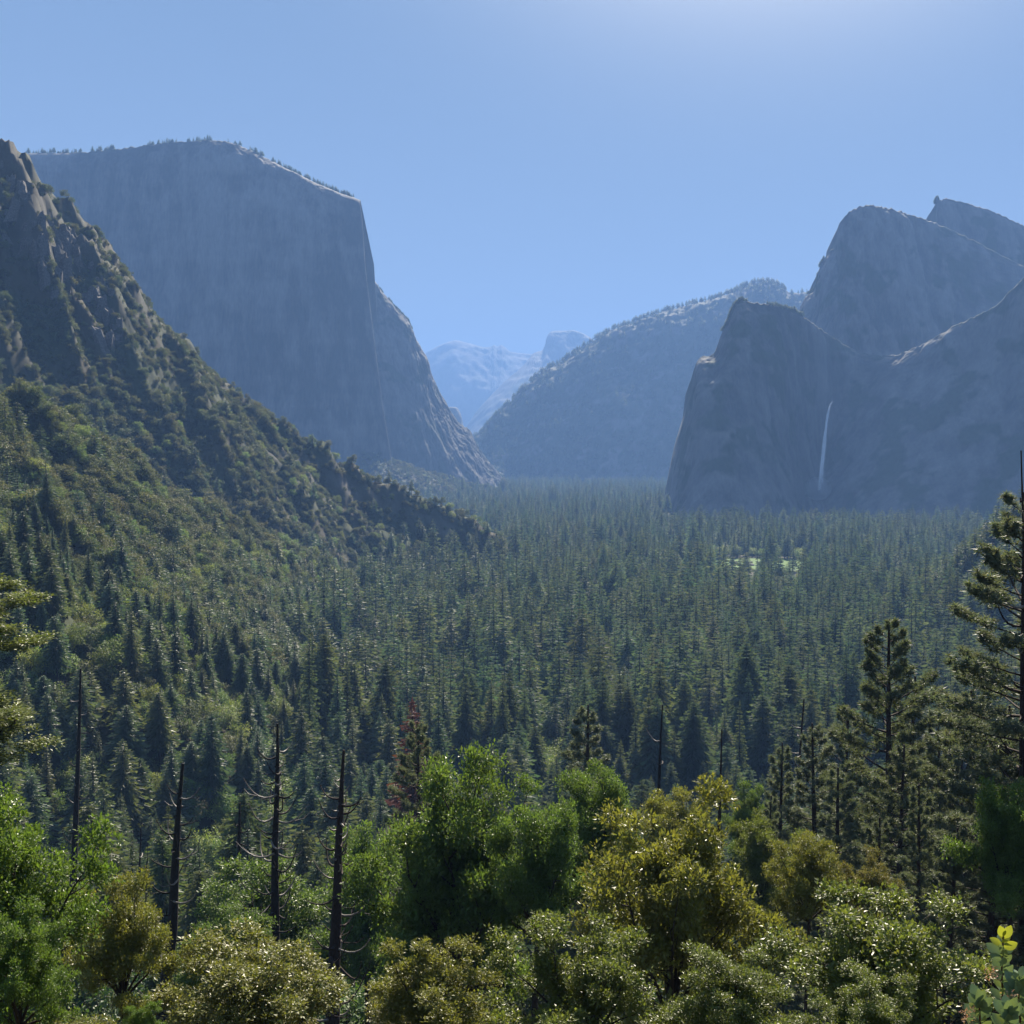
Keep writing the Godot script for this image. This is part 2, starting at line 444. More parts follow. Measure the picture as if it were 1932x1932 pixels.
	var crest := loft([
		[[700, 720, 15500], [780, 684, 15600], [806, 664, 15700], [830, 651, 15750], [858, 642, 15800], [886, 648, 15800], [912, 655, 15800], [926, 654, 15800], [932, 651, 15800], [938, 654, 15800], [946, 651, 15800], [954, 656, 15800], [964, 664, 15800], [1000, 668, 15800], [1050, 672, 15800], [1150, 690, 15800]],
		[[700, 790, 14600], [780, 770, 14600], [808, 755, 14700], [832, 745, 14700], [860, 740, 14700], [888, 740, 14700], [914, 742, 14700], [927, 742, 14700], [933, 742, 14700], [939, 742, 14700], [947, 742, 14700], [955, 744, 14700], [965, 748, 14700], [1000, 752, 14700], [1050, 756, 14700], [1150, 765, 14700]],
		[[700, 930, 13400], [780, 930, 13400], [810, 930, 13400], [834, 930, 13400], [862, 930, 13400], [890, 930, 13400], [916, 930, 13400], [928, 930, 13400], [934, 930, 13400], [940, 930, 13400], [948, 930, 13400], [956, 930, 13400], [966, 930, 13400], [1000, 930, 13400], [1050, 930, 13400], [1150, 930, 13400]],
	], 140, 60, 24.0, 1.0, granite + [Color(0.05, 0.06, 0.035), -0.5], 0.0, 700.0, 2.6)
	structure("mountain", crest.mesh, M.rock, "farthest pale mountain crest closing the head of the valley", "mountain")

func build_waterfall() -> void:
	var t := Tubes.new()
	for n in 24:
		var pts := []
		var rad := []
		var off := rnd(-3.2, 3.2)
		var from := 0.0 if n < 5 else rnd(0.0, 0.45)
		var to := 1.0 if n < 5 else minf(1.0, from + rnd(0.35, 0.7))
		for k in 22:
			var f := lerpf(from, to, k / 21.0)
			var q := at(1571.0 - 23.0 * pow(f, 0.5), 757.0 + 168.0 * f, 2690.0 - 90.0 * f - 22.0 * sin(f * PI * 0.5))
			q += Vector3(off * (0.35 + 1.1 * f) + sin(f * 15.0 + n) * 0.6, 0, rnd(-1.0, 1.0))
			pts.append(q)
			rad.append((0.5 + 1.0 * sin(PI * k / 21.0)) * (0.7 + 0.6 * f) * rnd(0.75, 1.2))
		t.add(pts, rad, 5)
	var fog := FogVolume.new()
	fog.name = "waterfall_mist"
	fog.shape = RenderingServer.FOG_VOLUME_SHAPE_ELLIPSOID
	fog.size = Vector3(60, 52, 40)
	fog.position = at(1543, 922, 2585)
	var fm := FogMaterial.new()
	fm.density = 0.012
	fm.albedo = Color(0.9, 0.94, 1.0)
	fog.material = fm
	add_child(fog)
	tag(fog, "pale mist drifting at the foot of the thin waterfall", "mist")
	fog.set_meta("kind", "stuff")
	structure("waterfall", t.mesh(), M.fall, "tall thin white waterfall dropping down the dark granite wall", "waterfall")

# ---------------------------------------------------------------- plants
class Soup:
	var v := PackedVector3Array()
	var c := PackedColorArray()
	func tri(a: Vector3, b: Vector3, d: Vector3, col: Color) -> void:
		v.append(a); v.append(b); v.append(d)
		c.append(col); c.append(col); c.append(col)

func jitter(c: Color, amount: float) -> Color:
	var k := 1.0 + rnd(-amount, amount)
	return Color(c.r * k * (1.0 + rnd(-amount, amount) * 0.5), c.g * k, c.b * k * (1.0 + rnd(-amount, amount) * 0.4))

# a conifer of 30 m: whorls of drooping sprays
func conifer(p: Dictionary) -> Dictionary:
	var s := Soup.new()
	var h := 30.0
	var levels: int = p.levels
	var kinds: Color = p.color
	for i in levels:
		var t := (i + rnd(0.0, 0.8)) / levels
		var y: float = lerpf(h * p.base, h * 0.985, t)
		var prof := pow(1.0 - t, p.power) * (0.35 + 0.65 * minf(1.0, t * 6.0 + 0.35)) + 0.02
		var nb: int = p.branches
		var a0 := rnd(0.0, TAU)
		for b in nb:
			if rng.randf() < p.gaps:
				continue
			var az := a0 + TAU * b / nb + rnd(-0.4, 0.4)
			var out := Vector3(cos(az), 0, sin(az))
			var side := Vector3(-sin(az), 0, cos(az))
			var len: float = p.radius * prof * rnd(0.6, 1.15)
			if rng.randf() < 0.12:
				len *= 0.55
			var rise: float = lerpf(p.droop, p.lift, t) * len
			var steps: int = p.steps
			for k in steps:
				var f0 := float(k) / steps
				var f1 := float(k + 1) / steps
				var q0 := out * len * f0 + Vector3(0, y + rise * f0 - len * 0.18 * f0 * f0, 0)
				var q1 := out * len * f1 + Vector3(0, y + rise * f1 - len * 0.18 * f1 * f1, 0)
				var w: float = (0.30 * len + 0.25) * (1.0 - 0.55 * f0) * rnd(0.7, 1.2)
				var col := jitter(kinds, 0.22)
				var dip := Vector3(0, -rnd(0.1, 0.45) * w, 0)
				var ahead := out * len / steps * rnd(0.3, 0.8)
				s.tri(q0, q1 + side * w * 0.9 + dip, q0 + side * w * 0.35 - Vector3(0, w * 0.25, 0), col)
				s.tri(q0, q1 - side * w * 0.9 + dip, q0 - side * w * 0.35 - Vector3(0, w * 0.25, 0), jitter(col, 0.1))
				s.tri(q0 + Vector3(0, 0.1 * w, 0), q1 + ahead, q1 + side * rnd(-0.4, 0.4) * w - Vector3(0, w * rnd(0.3, 0.8), 0), jitter(col, 0.15))
	var top := Vector3(0, h, 0)
	for k in 4:
		var w2 := TAU * k / 4.0
		s.tri(top, Vector3(cos(w2) * 0.35, h - 1.7, sin(w2) * 0.35), Vector3(cos(w2 + 1.2) * 0.3, h - 1.5, sin(w2 + 1.2) * 0.3), kinds)
	var tr := Tubes.new()
	tr.add([Vector3(0, -2.5, 0), Vector3(0, 0.6, 0), Vector3(0.1, h * 0.4, 0), Vector3(0, h * 0.93, 0)], [0.55, 0.46, 0.33, 0.05], 6)
	var crown := raw_mesh(s.v, s.c)
	var both := raw_mesh(s.v, s.c, M.needles)
	tr.mesh(M.bark, both)
	return {"crown": crown, "trunk": tr.mesh(), "both": both, "h": h}

# a long-needled pine of 25 m: clear trunk, level limbs ending in tufts
func tuft(nn: int, len: float, col: Color) -> Soup:
	var s := Soup.new()
	for k in nn:
		var d := Vector3(rnd(-1, 1), rnd(-0.35, 1), rnd(-1, 1)).normalized()
		var side := d.cross(Vector3(rnd(-1, 1), rnd(-1, 1), rnd(-1, 1))).normalized() * len * 0.07
		var tip := d * len * rnd(0.75, 1.1) + Vector3(0, -0.12 * len, 0)
		s.tri(side, tip, -side, jitter(col, 0.25))
	return s

func pine(p: Dictionary) -> Dictionary:
	var h := 25.0
	var tufts := []
	for k in 6:
		tufts.append(tuft(15, p.needle, jitter(p.color, 0.25)))
	var v := PackedVector3Array()
	var c := PackedColorArray()
	var tr := Tubes.new()
	var lean: float = p.lean
	var spine := func(t: float) -> Vector3: return Vector3(lean * t + 0.25 * sin(t * 4.0), h * t, 0.2 * sin(t * 3.0 + 1.0))
	var pts := []
	var rad := []
	for k in 12:
		var t := k / 11.0
		pts.append(spine.call(t * 1.08 - 0.08))
		rad.append(lerpf(0.46, 0.05, pow(t, 0.85)))
	tr.add(pts, rad, 9)
	var limbs := Tubes.new()
	var n: int = p.limbs
	for i in n:
		var t := (i + rnd(0.0, 0.9)) / n
		var y: float = lerpf(p.base, 0.98, t)
		var len: float = p.radius * (pow(1.0 - t, 0.7) * 0.9 + 0.1) * rnd(0.55, 1.15) * minf(1.0, 0.55 + t * 3.0)
		var az := i * 2.4 + rnd(-0.5, 0.5)
		var out := Vector3(cos(az), 0, sin(az))
		var o: Vector3 = spine.call(y)
		var up := lerpf(-0.12, 0.55, t) + rnd(-0.12, 0.12)
		var lp := []
		var lr := []
		for k in 5:
			var f := k / 4.0
			lp.append(o + out * len * f + Vector3(0, len * (up * f + 0.18 * f * f), 0))
			lr.append(lerpf(0.02 * len + 0.012, 0.012, f))
		limbs.add(lp, lr, 4)
		var m := int(len * p.density) + 3
		for k in m:
			var f := lerpf(0.35, 1.03, sqrt(rng.randf()))
			var spread := 0.32 * len * (1.1 - 0.5 * f)
			var q: Vector3 = o + out * len * f + Vector3(0, len * (up * f + 0.18 * f * f), 0)
			q += Vector3(-out.z, 0, out.x) * rnd(-spread, spread) + Vector3(0, rnd(-0.12, 0.25), 0)
			var b := Basis(Vector3(rnd(-1, 1), rnd(-1, 1), rnd(-1, 1)).normalized(), rnd(0.0, 1.2)).scaled(Vector3.ONE * rnd(0.75, 1.25))
			var tf: Soup = tufts[rng.randi() % tufts.size()]
			v.append_array(Transform3D(b, q) * tf.v)
			c.append_array(tf.c)
	return {"crown": raw_mesh(v, c), "trunk": tr.mesh(), "limbs": limbs.mesh(), "h": h}

# a small spray of leaves: kites folded along the midrib
func leaf_cluster(count: int, size: float, spread: float, col: Color, vary: float) -> Soup:
	var s := Soup.new()
	for k in count:
		var d := Vector3(rnd(-1, 1), rnd(-0.6, 1.1), rnd(-1, 1))
		var q := d * spread
		var dir := (d.normalized() + Vector3(rnd(-0.7, 0.7), rnd(-0.6, 0.5), rnd(-0.7, 0.7))).normalized()
		var up := Vector3(rnd(-0.6, 0.6), 1.0, rnd(-0.6, 0.6)).normalized()
		var side := dir.cross(up).normalized()
		var l := size * rnd(0.7, 1.25)
		var w := l * 0.28
		var nrm := side.cross(dir) * w * 0.35
		var mid := q + dir * l * 0.45
		var c := jitter(col, vary)
		s.tri(q, mid + side * w + nrm, q + dir * l, c)
		s.tri(q, q + dir * l, mid - side * w + nrm, c)
	return s

# a leafy crown of unit half-width and unit height above its base, made of lobes of leaf sprays
func leafy(p: Dictionary) -> Dictionary:
	var half: float = p.half
	var tall: float = p.tall
	var sprays := []
	for k in 10:
		sprays.append(leaf_cluster(p.leaves, p.leaf, p.spread, jitter(p.color, 0.2), 0.22))
	var v := PackedVector3Array()
	var c := PackedColorArray()
	var wood := Tubes.new()
	var root := Vector3(0, 0, 0)
	var fork := Vector3(rnd(-0.1, 0.1) * half, tall * p.clear, rnd(-0.1, 0.1) * half)
	if p.trunk > 0.0:
		if not p.has("limbs_only"):
			wood.add([Vector3(0, -2.0, 0), Vector3(rnd(-0.1, 0.1), fork.y * 0.5, 0.05), fork], [p.trunk * 1.2, p.trunk, p.trunk * 0.85], 8)
	var lobes: int = p.lobes
	for i in lobes:
		var a := i * 2.399 + rnd(-0.4, 0.4)
		var t := (i + 0.5) / lobes
		var up := lerpf(p.low, 0.9, t)
		var dome := clampf((up - p.wide) / (1.0 - p.wide), 0.0, 1.0)
		var ring := pow(1.0 - dome, 0.55) if dome > 0.0 else lerpf(0.75, 1.0, up / p.wide)
		var rr: float = ring * rnd(0.35, 1.0)
		var cen := Vector3(cos(a) * rr * half, up * tall * rnd(0.88, 1.06), sin(a) * rr * half)
		var lobe: float = p.lobe * rnd(0.5, 1.35)
		if p.trunk > 0.0 and i % 2 == 0:
			var bend := fork.lerp(cen, 0.5) + Vector3(rnd(-0.4, 0.4), -rnd(0.0, 0.5), rnd(-0.4, 0.4))
			wood.add([fork - Vector3(0, 0.15, 0), bend, cen], [p.trunk * 0.5, p.trunk * 0.28, 0.02], 5)
		var k := 0
		var count: int = int(p.sprays * lobe * lobe / (p.lobe * p.lobe))
		while k < count:
			k += 1
			var d := Vector3(rnd(-1, 1), rnd(-0.75, 1.0), rnd(-1, 1)).normalized()
			var bump := 1.0 + 0.4 * noise.get_noise_3d(d.x * 60.0 + i * 50.0, d.y * 60.0, d.z * 60.0)
			var q := cen + d * lobe * bump * (rnd(0.75, 1.05) if rng.randf() < 0.78 else rnd(0.3, 0.8)) * Vector3(1.0, 0.82, 1.0)
			if q.y < 0.0:
				q.y *= -0.3
			if rng.randf() < 0.09:
				q += (d + Vector3(0, 0.5, 0)) * lobe * rnd(0.12, 0.42)
			var b := Basis(Vector3.UP, rnd(0.0, TAU)) * Basis(Vector3.RIGHT, rnd(-0.5, 0.5))
			b = b.scaled(Vector3.ONE * rnd(0.8, 1.2))
			var sp: Soup = sprays[rng.randi() % 10]
			v.append_array(Transform3D(b, q) * sp.v)
			c.append_array(sp.c)
	var both := raw_mesh(v, c, M[p.get("mat", "leaves")])
	if p.trunk > 0.0:
		wood.mesh(M.bark, both)
	return {"crown": raw_mesh(v, c), "wood": wood.mesh() if p.trunk > 0.0 else null, "both": both, "half": half, "tall": tall, "fork": fork, "trunk": p.trunk}

# a crown grown along its limbs: boughs, side branches, and uneven pads of leaf sprays at their ends
func branched(p: Dictionary) -> Dictionary:
	var half: float = p.half
	var tall: float = p.tall
	var sprays := []
	for k in 10:
		sprays.append(leaf_cluster(p.leaves, p.leaf, p.spread, jitter(p.color, 0.2), 0.22))
	var v := PackedVector3Array()
	var c := PackedColorArray()
	var wood := Tubes.new()
	var fork := Vector3(rnd(-0.08, 0.08) * half, tall * p.clear, rnd(-0.08, 0.08) * half)
	var thick: float = p.trunk
	var limbs: int = p.limbs
	for i in limbs:
		var az := i * 2.399 + rnd(-0.5, 0.5)
		var el := lerpf(p.low, 1.45, pow((i + rnd(0.0, 1.0)) / limbs, 0.8))
		var reach := rnd(0.68, 1.06)
		var tip := fork + Vector3(cos(az) * cos(el) * half, sin(el) * (tall - fork.y), sin(az) * cos(el) * half) * reach
		tip.y = maxf(tip.y, 0.05 * tall)
		var bend := fork.lerp(tip, 0.5) + Vector3(rnd(-0.1, 0.1), rnd(-0.02, 0.1), rnd(-0.1, 0.1)) * half
		wood.add([fork - Vector3(0, 0.1, 0), fork.lerp(bend, 0.55), bend, bend.lerp(tip, 0.5) + Vector3(0, 0.02 * half, 0), tip], [thick * 0.62, thick * 0.45, thick * 0.32, thick * 0.2, thick * 0.08], 6)
		var kids: int = p.kids
		for j in kids:
			var f := lerpf(0.3, 1.0, (j + rnd(0.2, 1.0)) / kids)
			var o := fork.lerp(bend, f * 2.0) if f < 0.5 else bend.lerp(tip, f * 2.0 - 1.0)
			var d := ((tip - fork).normalized() * 0.7 + Vector3(rnd(-1, 1), rnd(-0.35, 0.9), rnd(-1, 1))).normalized()
			var far := o + d * half * rnd(0.12, 0.34)
			wood.add([o, o.lerp(far, 0.55) + Vector3(0, -0.02 * half, 0), far], [thick * 0.16, thick * 0.1, thick * 0.04], 4)
			for m in int(p.pads):
				var cen := far + Vector3(rnd(-1, 1), rnd(-0.5, 0.8), rnd(-1, 1)) * half * 0.1
				var r: float = p.pad * rnd(0.5, 1.35)
				var n := int(p.sprays * r * r / (p.pad * p.pad)) + 2
				for k in n:
					var e := Vector3(rnd(-1, 1), rnd(-0.7, 1.0), rnd(-1, 1)).normalized() * r * pow(rng.randf(), 0.4)
					e.y *= 0.62
					var b := Basis(Vector3.UP, rnd(0.0, TAU)) * Basis(Vector3.RIGHT, rnd(-0.5, 0.5))
					b = b.scaled(Vector3.ONE * rnd(0.75, 1.25))
					var sp: Soup = sprays[rng.randi() % 10]
					v.append_array(Transform3D(b, cen + e) * sp.v)
					c.append_array(sp.c)
	return {"crown": raw_mesh(v, c), "wood": wood.mesh(), "half": half, "tall": tall, "fork": fork, "trunk": thick}

# ---------------------------------------------------------------- forest
var firs := []
var far_firs := []
var oaks := []
var brush := []
var placed := {"conifer_tree": [], "broadleaf_tree": [], "hillside_shrub": []}
var wall_ahead := PackedFloat32Array()

func zone_of(p: Vector3, up: float) -> int:
	if up > 22.0 and p.x < 0.0:
		return 1
	if up > 22.0:
		return 2
	if -p.z < 420.0:
		return 0
	return 3

func scatter() -> void:
	var horizon := PackedFloat32Array()     # highest ground so far, by picture column
	horizon.resize(120)
	horizon.fill(3000.0)
	var depth := 74.0
	while depth < 5150.0:
		var gap := 5.2 if depth < 200.0 else (6.4 if depth < 500.0 else (7.6 if depth < 1100.0 else lerpf(9.5, 17.0, clampf((depth - 1100.0) / 3000.0, 0.0, 1.0))))
		var half := 0.455 * depth + 25.0
		var n := int(2.0 * half / gap)
		var line := PackedFloat32Array()
		line.resize(120)
		line.fill(3000.0)
		for i in n:
			var x := -half + (i + rnd(0.0, 1.0)) * gap
			var z := -depth - rnd(0.0, 1.0) * gap
			var y := height(x, z)
			var p := Vector3(x, y, z)
			var s := seen(p)
			var col := clampi(int((s.x + 100.0) / 2132.0 * 120.0), 0, 119)
			line[col] = minf(line[col], s.y)
			var lift := F * 14.0 / depth
			if s.y - lift > horizon[col] or s.y - 2.0 * lift > 1990.0:
				continue
			plant(p, depth, s)
		for k in 120:
			horizon[k] = minf(horizon[k], line[k])
		depth += gap * (0.9 if depth < 1100.0 else 1.25)
	cover_slope()

func cover_slope() -> void:
	# brush on the left hillside, one bush against the next
	for k in 36000:
		var d := rnd(520.0, 1560.0) if k < 31000 else rnd(3280.0, 3980.0)
		var x := rnd(-0.47, 0.04) * d if k < 31000 else rnd(-0.125, 0.005) * d
		var y := height(x, -d)
		var up := y - base_height(x, d)
		if up < (16.0 if d < 2000.0 else 3.0):
			continue
		var p := Vector3(x, y, -d)
		if rng.randf() < rockiness(x, y, -d) * 1.05:
			continue
		if noise.get_noise_2d(x * 2.4 + 20.0, d * 2.4) < -0.22:
			continue
		p.y -= 0.8 + (1.8 if up > 200.0 else 0.0)
		if up > 420.0:
			continue
		put("hillside_shrub", p, lerpf(2.5, 11.0, pow(rng.randf(), 1.6)) * (1.0 if up < 200.0 else 0.7) * (0.62 if x > -0.2 * d and d < 2000.0 else 1.0), 1, d, seen(p))

func plant(p: Vector3, depth: float, s: Vector2) -> void:
	var up := p.y - base_height(p.x, -p.z)
	var zone := zone_of(p, up)
	var grove := noise.get_noise_2d(p.x * 0.55 + 900.0, p.z * 0.55)
	var patch := noise.get_noise_2d(p.x * 1.7 - 300.0, p.z * 1.7)
	var r := rng.randf()
	if Vector2((p.x - 331.0) / 80.0, (p.z + 1570.0) / 85.0).length() < 1.0 or (p.z > -1570.0 and p.z < -1230.0 and absf(p.x / -p.z - 0.211) < 0.042 and r < 0.88):
		return
	if depth > 2250.0 and p.x / depth > 0.131:
		return
	if depth > 3250.0 and p.x / depth < -0.075:
		return
	if zone == 1:
		var rock := rockiness(p.x, p.y, p.z)
		if up > 420.0 or r < rock * 0.9:
			return
		var conif := 0.0 if up > 200.0 else 0.02 if up > 120.0 else (0.1 if up > 60.0 else 0.34)
		if depth < 700.0:
			conif = maxf(conif, 0.22)
		if rng.randf() < conif:
			put("conifer_tree", p, rnd(13.0, 24.0), zone, depth, s)
		elif rng.randf() < (0.32 if up < 80.0 else 0.14) and up < 170.0:
			put("broadleaf_tree", p, rnd(7.0, 11.0), zone, depth, s)
		else:
			put("hillside_shrub", p, rnd(3.0, 7.5) * (1.0 if up < 200.0 else 0.7), zone, depth, s)
		return
	if zone == 2:
		put("conifer_tree", p, rnd(18.0, 34.0), zone, depth, s)
		return
	if zone == 0:
		if depth < 112.0:
			return
		var leafy_share := 0.27 + grove * 0.8
		if rng.randf() < leafy_share:
			put("broadleaf_tree", p, rnd(8.0, 14.0), zone, depth, s)
		elif r < 0.55:
			put("conifer_tree", p, rnd(12.0, 35.0) * (0.8 if depth < 160.0 else 1.0) * (1.0 + 0.4 * patch), zone, depth, s)
		elif r < 0.8:
			put("hillside_shrub", p, rnd(2.5, 5.0), zone, depth, s)
		return
	var share := clampf(0.05 + (grove - 0.1) * 0.9, 0.015, 0.5) if depth < 1300.0 else clampf((grove - 0.22) * 0.8, 0.004, 0.25)
	if p.x < 80.0 and depth < 1100.0:
		share += 0.22
	var glade := Vector2((p.x - 270.0) / 210.0, (p.z + 1600.0) / 130.0).length()
	if glade < 1.0:
		share = maxf(share, 0.5)
	if rng.randf() < share:
		put("broadleaf_tree", p, rnd(10.0, 17.0), zone, depth, s)
	elif patch < -0.15 and patch > -0.24 and depth < 1500.0:
		put("broadleaf_tree", p, rnd(9.0, 15.0), zone, depth, s)
	elif patch > -0.15:
		put("conifer_tree", p, lerpf(16.0, 50.0, pow(rng.randf(), 1.5)) * (1.0 + 0.45 * patch), zone, depth, s)

func put(kind: String, p: Vector3, size: float, zone: int, depth: float, s: Vector2) -> void:
	placed[kind].append([p, size, zone, depth, s.x, s.y, rng.randi(), rnd(0.0, TAU)])

func tree_xform(row: Array, kind: String, variant: Dictionary) -> Transform3D:
	var size: float = row[1]
	var r: int = row[6]
	var sc: Vector3
	if kind == "conifer_tree":
		var k: float = size / variant.h
		var fat := (0.85 + 0.4 * ((r >> 8) % 100) / 100.0) * clampf(1.25 - (size - 20.0) * 0.012, 0.9, 1.3)
		sc = Vector3(k * fat, k, k * fat)
	else:
		var k2: float = size / variant.tall
		var fat2 := 0.85 + 0.5 * ((r >> 8) % 100) / 100.0
		sc = Vector3(k2 * fat2, k2, k2 * fat2)
	var lean := Basis(Vector3(1, 0, 0), (((r >> 3) % 100) / 100.0 - 0.5) * 0.07)
	return Transform3D(Basis(Vector3.UP, row[7]) * lean * Basis.from_scale(sc), row[0])

var marks := [[152, "the tall burnt spike"], [330, "the leaning burnt trunk"], [450, "the short-branched burnt trunk"], [520, "the many-branched burnt trunk"], [640, "the thick burnt trunk"], [778, "the rust-red dead conifer"], [870, "the large domed oak"], [1130, "the smaller green oak"], [1245, "the dark bare pole"], [1360, "the brown bare pole"], [1535, "the pale-tufted pines"], [1650, "the leaning pine"], [1735, "the young long-needled pine"], [1900, "the big edge pine"]]

func nearest_mark(px: float) -> String:
	var near := 1e9
	var word := ""
	for mk in marks:
		if absf(mk[0] - px) < near:
			near = absf(mk[0] - px)
			word = mk[1]
	return word

var zone_words := ["on the steep slope below the overlook", "on the left hillside", "on the foot of the right hillside", "in the valley floor forest"]

func grow_forest() -> void:
	for kind in placed:
		var rows: Array = placed[kind]
		# the ones that show largest become objects of their own: nearest first, skipping those hidden by nearer ground cover
		rows.sort_custom(func(a, b): return a[3] < b[3])
		var order := range(rows.size())
		var chosen := {}
		var skyline := PackedFloat32Array()
		skyline.resize(320)
		skyline.fill(1932.0)
		for i in order:
			if chosen.size() >= 290:
				break
			var row: Array = rows[i]
			if row[4] < -10.0 or row[4] > 1942.0:
				continue
			var top: float = row[5] - F * row[1] / row[3]
			var col := clampi(int(row[4] / 1932.0 * 320.0), 0, 319)
			if top < skyline[col] - 2.0 and top < 1925.0:
				chosen[i] = true
				for w in range(-2, 3):
					var cc := clampi(col + w, 0, 319)
					skyline[cc] = minf(skyline[cc], top + 0.35 * F * row[1] / row[3])
		var lots := {}
		for i in order:
			var row: Array = rows[i]
			var set_: Array = firs if kind == "conifer_tree" else (oaks if kind == "broadleaf_tree" else brush)
			if kind == "conifer_tree" and row[3] > 520.0 and not chosen.has(i):
				set_ = far_firs
			var n: int = int(row[6]) % set_.size()
			var variant: Dictionary = set_[n]
			var tf := tree_xform(row, kind, variant)
			if chosen.has(i):
				var tint: int = (int(row[6]) >> 5) % 4
				var zone_word: String = zone_words[row[2]]
				var word := zone_word
				if row[2] == 0 or row[2] == 3:
					var near := 1e9
					for mk in marks:
						if absf(mk[0] - row[4]) < near:
							near = absf(mk[0] - row[4])
							word = "%s behind %s" % ["on the slope" if row[2] == 0 else "on the valley floor", mk[1]]
				var typical: float = {"conifer_tree": 21.0, "broadleaf_tree": 11.0, "hillside_shrub": 5.0}[kind]
				var bulk := "small " if row[1] < typical * 0.82 else ("large " if row[1] > typical * 1.2 else "")
				var o: Node3D
				if kind == "conifer_tree":
					var looks := ["dusky green", "dark blue-green", "mid green", "olive green"]
					o = thing(kind, "%s%s %s conifer %s" % [bulk, variant.word, looks[tint], word], "conifer", tf.origin, "conifers %s" % zone_word)
					part("trunk", variant.trunk, M.bark, o)
					part("crown", variant.crown, M["needles_%d" % tint], o)
				else:
					var looks := ["bright green", "deep green", "olive green", "yellow-green"]
					var what := "leafy tree" if kind == "broadleaf_tree" else "rounded shrub"
					o = thing(kind, "%s%s %s %s" % [bulk, looks[tint], what, word], "tree" if kind == "broadleaf_tree" else "shrub", tf.origin, "%ss %s" % [what, zone_word])
					if variant.wood:
						part("trunk", variant.wood, M.bark, o)
					part("crown", variant.crown, M["%s_%d" % ["leaves" if kind == "broadleaf_tree" else "brush", tint]], o)
				o.basis = tf.basis
			else:
				var key := "%s%d" % ["f" if set_ == far_firs else "n", n]
				if not lots.has(key):
					lots[key] = [variant, []]
				lots[key][1].append([tf, row])
		var words := {"conifer_tree": ["conifer_forest", "dense dark conifer forest covering the valley floor", "forest"], "broadleaf_tree": ["broadleaf_woodland", "scattered green broadleaf trees among the valley conifers", "woodland"], "hillside_shrub": ["hillside_brush", "brush and scrub oak covering the left hillside", "brush"]}
		var holder := Node3D.new()
		holder.name = words[kind][0]
		add_child(holder)
		tag(holder, words[kind][1], words[kind][2])
		holder.set_meta("kind", "stuff")
		for key in lots:
			var list: Array = lots[key][1]
			var mm := MultiMesh.new()
			mm.transform_format = MultiMesh.TRANSFORM_3D
			mm.use_colors = true
			mm.mesh = lots[key][0].both
			mm.instance_count = list.size()
			for k in list.size():
				mm.set_instance_transform(k, list[k][0])
				var row: Array = list[k][1]
				var b := (0.95 if kind == "broadleaf_tree" else 0.72) + 0.6 * ((int(row[6]) >> 4) % 100) / 100.0
				var warm := 0.85 + 0.4 * ((int(row[6]) >> 11) % 100) / 100.0
				mm.set_instance_color(k, Color(b * warm, b, b * (1.7 - 0.7 * warm)))
			var mi := MultiMeshInstance3D.new()
			mi.name = "trees"
			mi.multimesh = mm
			mi.set_meta("kind", "stuff")
			holder.add_child(mi, true)
		print(kind, " ", rows.size(), " objects ", chosen.size())

func rim_trees() -> void:
	# small trees along the crests, against the sky
	var list := []
	for e in rims:
		var L: Dictionary = e[0]
		var rim: PackedVector3Array = L.rim
		var count: int = int(rim.size() * (1.8 if int(e[5]) == 1 else 1.15))
		for k in count:
			var f := rnd(e[1], minf(e[2], rim.size() - 2))
			var i := int(f)
			var p := rim[i].lerp(rim[i + 1], f - i)
			if int(e[5]) > 1 and noise.get_noise_2d(p.x * 1.2, p.z * 1.2) < -0.12:
				continue
			var h := rnd(e[3], e[4])
			list.append([p + Vector3(0, -0.8, -rnd(2.0, 16.0)), h])
		if int(e[5]) == 1:
			var v: PackedVector3Array = L.v
			for k in 2600:
				var j := rng.randi_range(L.first + 1, L.total - 3)
				var i2 := rng.randi_range(2, int(L.nu) - 3)
				list.append([v[j * int(L.nu) + i2], rnd(20.0, 36.0)])
	var holder := Node3D.new()
	holder.name = "crest_forest"
	add_child(holder)
	tag(holder, "thin fringe of small dark trees along the distant crests", "forest")
	holder.set_meta("kind", "stuff")
	for n in far_firs.size():
		var mine := []
		for k in list.size():
			if k % far_firs.size() == n:
				mine.append(list[k])
		var mm := MultiMesh.new()
		mm.transform_format = MultiMesh.TRANSFORM_3D
		mm.mesh = far_firs[n].both
		mm.instance_count = mine.size()
		for k in mine.size():
			var s: float = mine[k][1] / 30.0
			var fat := s * rnd(0.9, 1.9)
			mm.set_instance_transform(k, Transform3D(Basis(Vector3.UP, rnd(0.0, TAU)) * Basis.from_scale(Vector3(fat, s, fat)), mine[k][0]))
		var mi := MultiMeshInstance3D.new()
		mi.name = "trees"
		mi.multimesh = mm
		mi.set_meta("kind", "stuff")
		holder.add_child(mi, true)

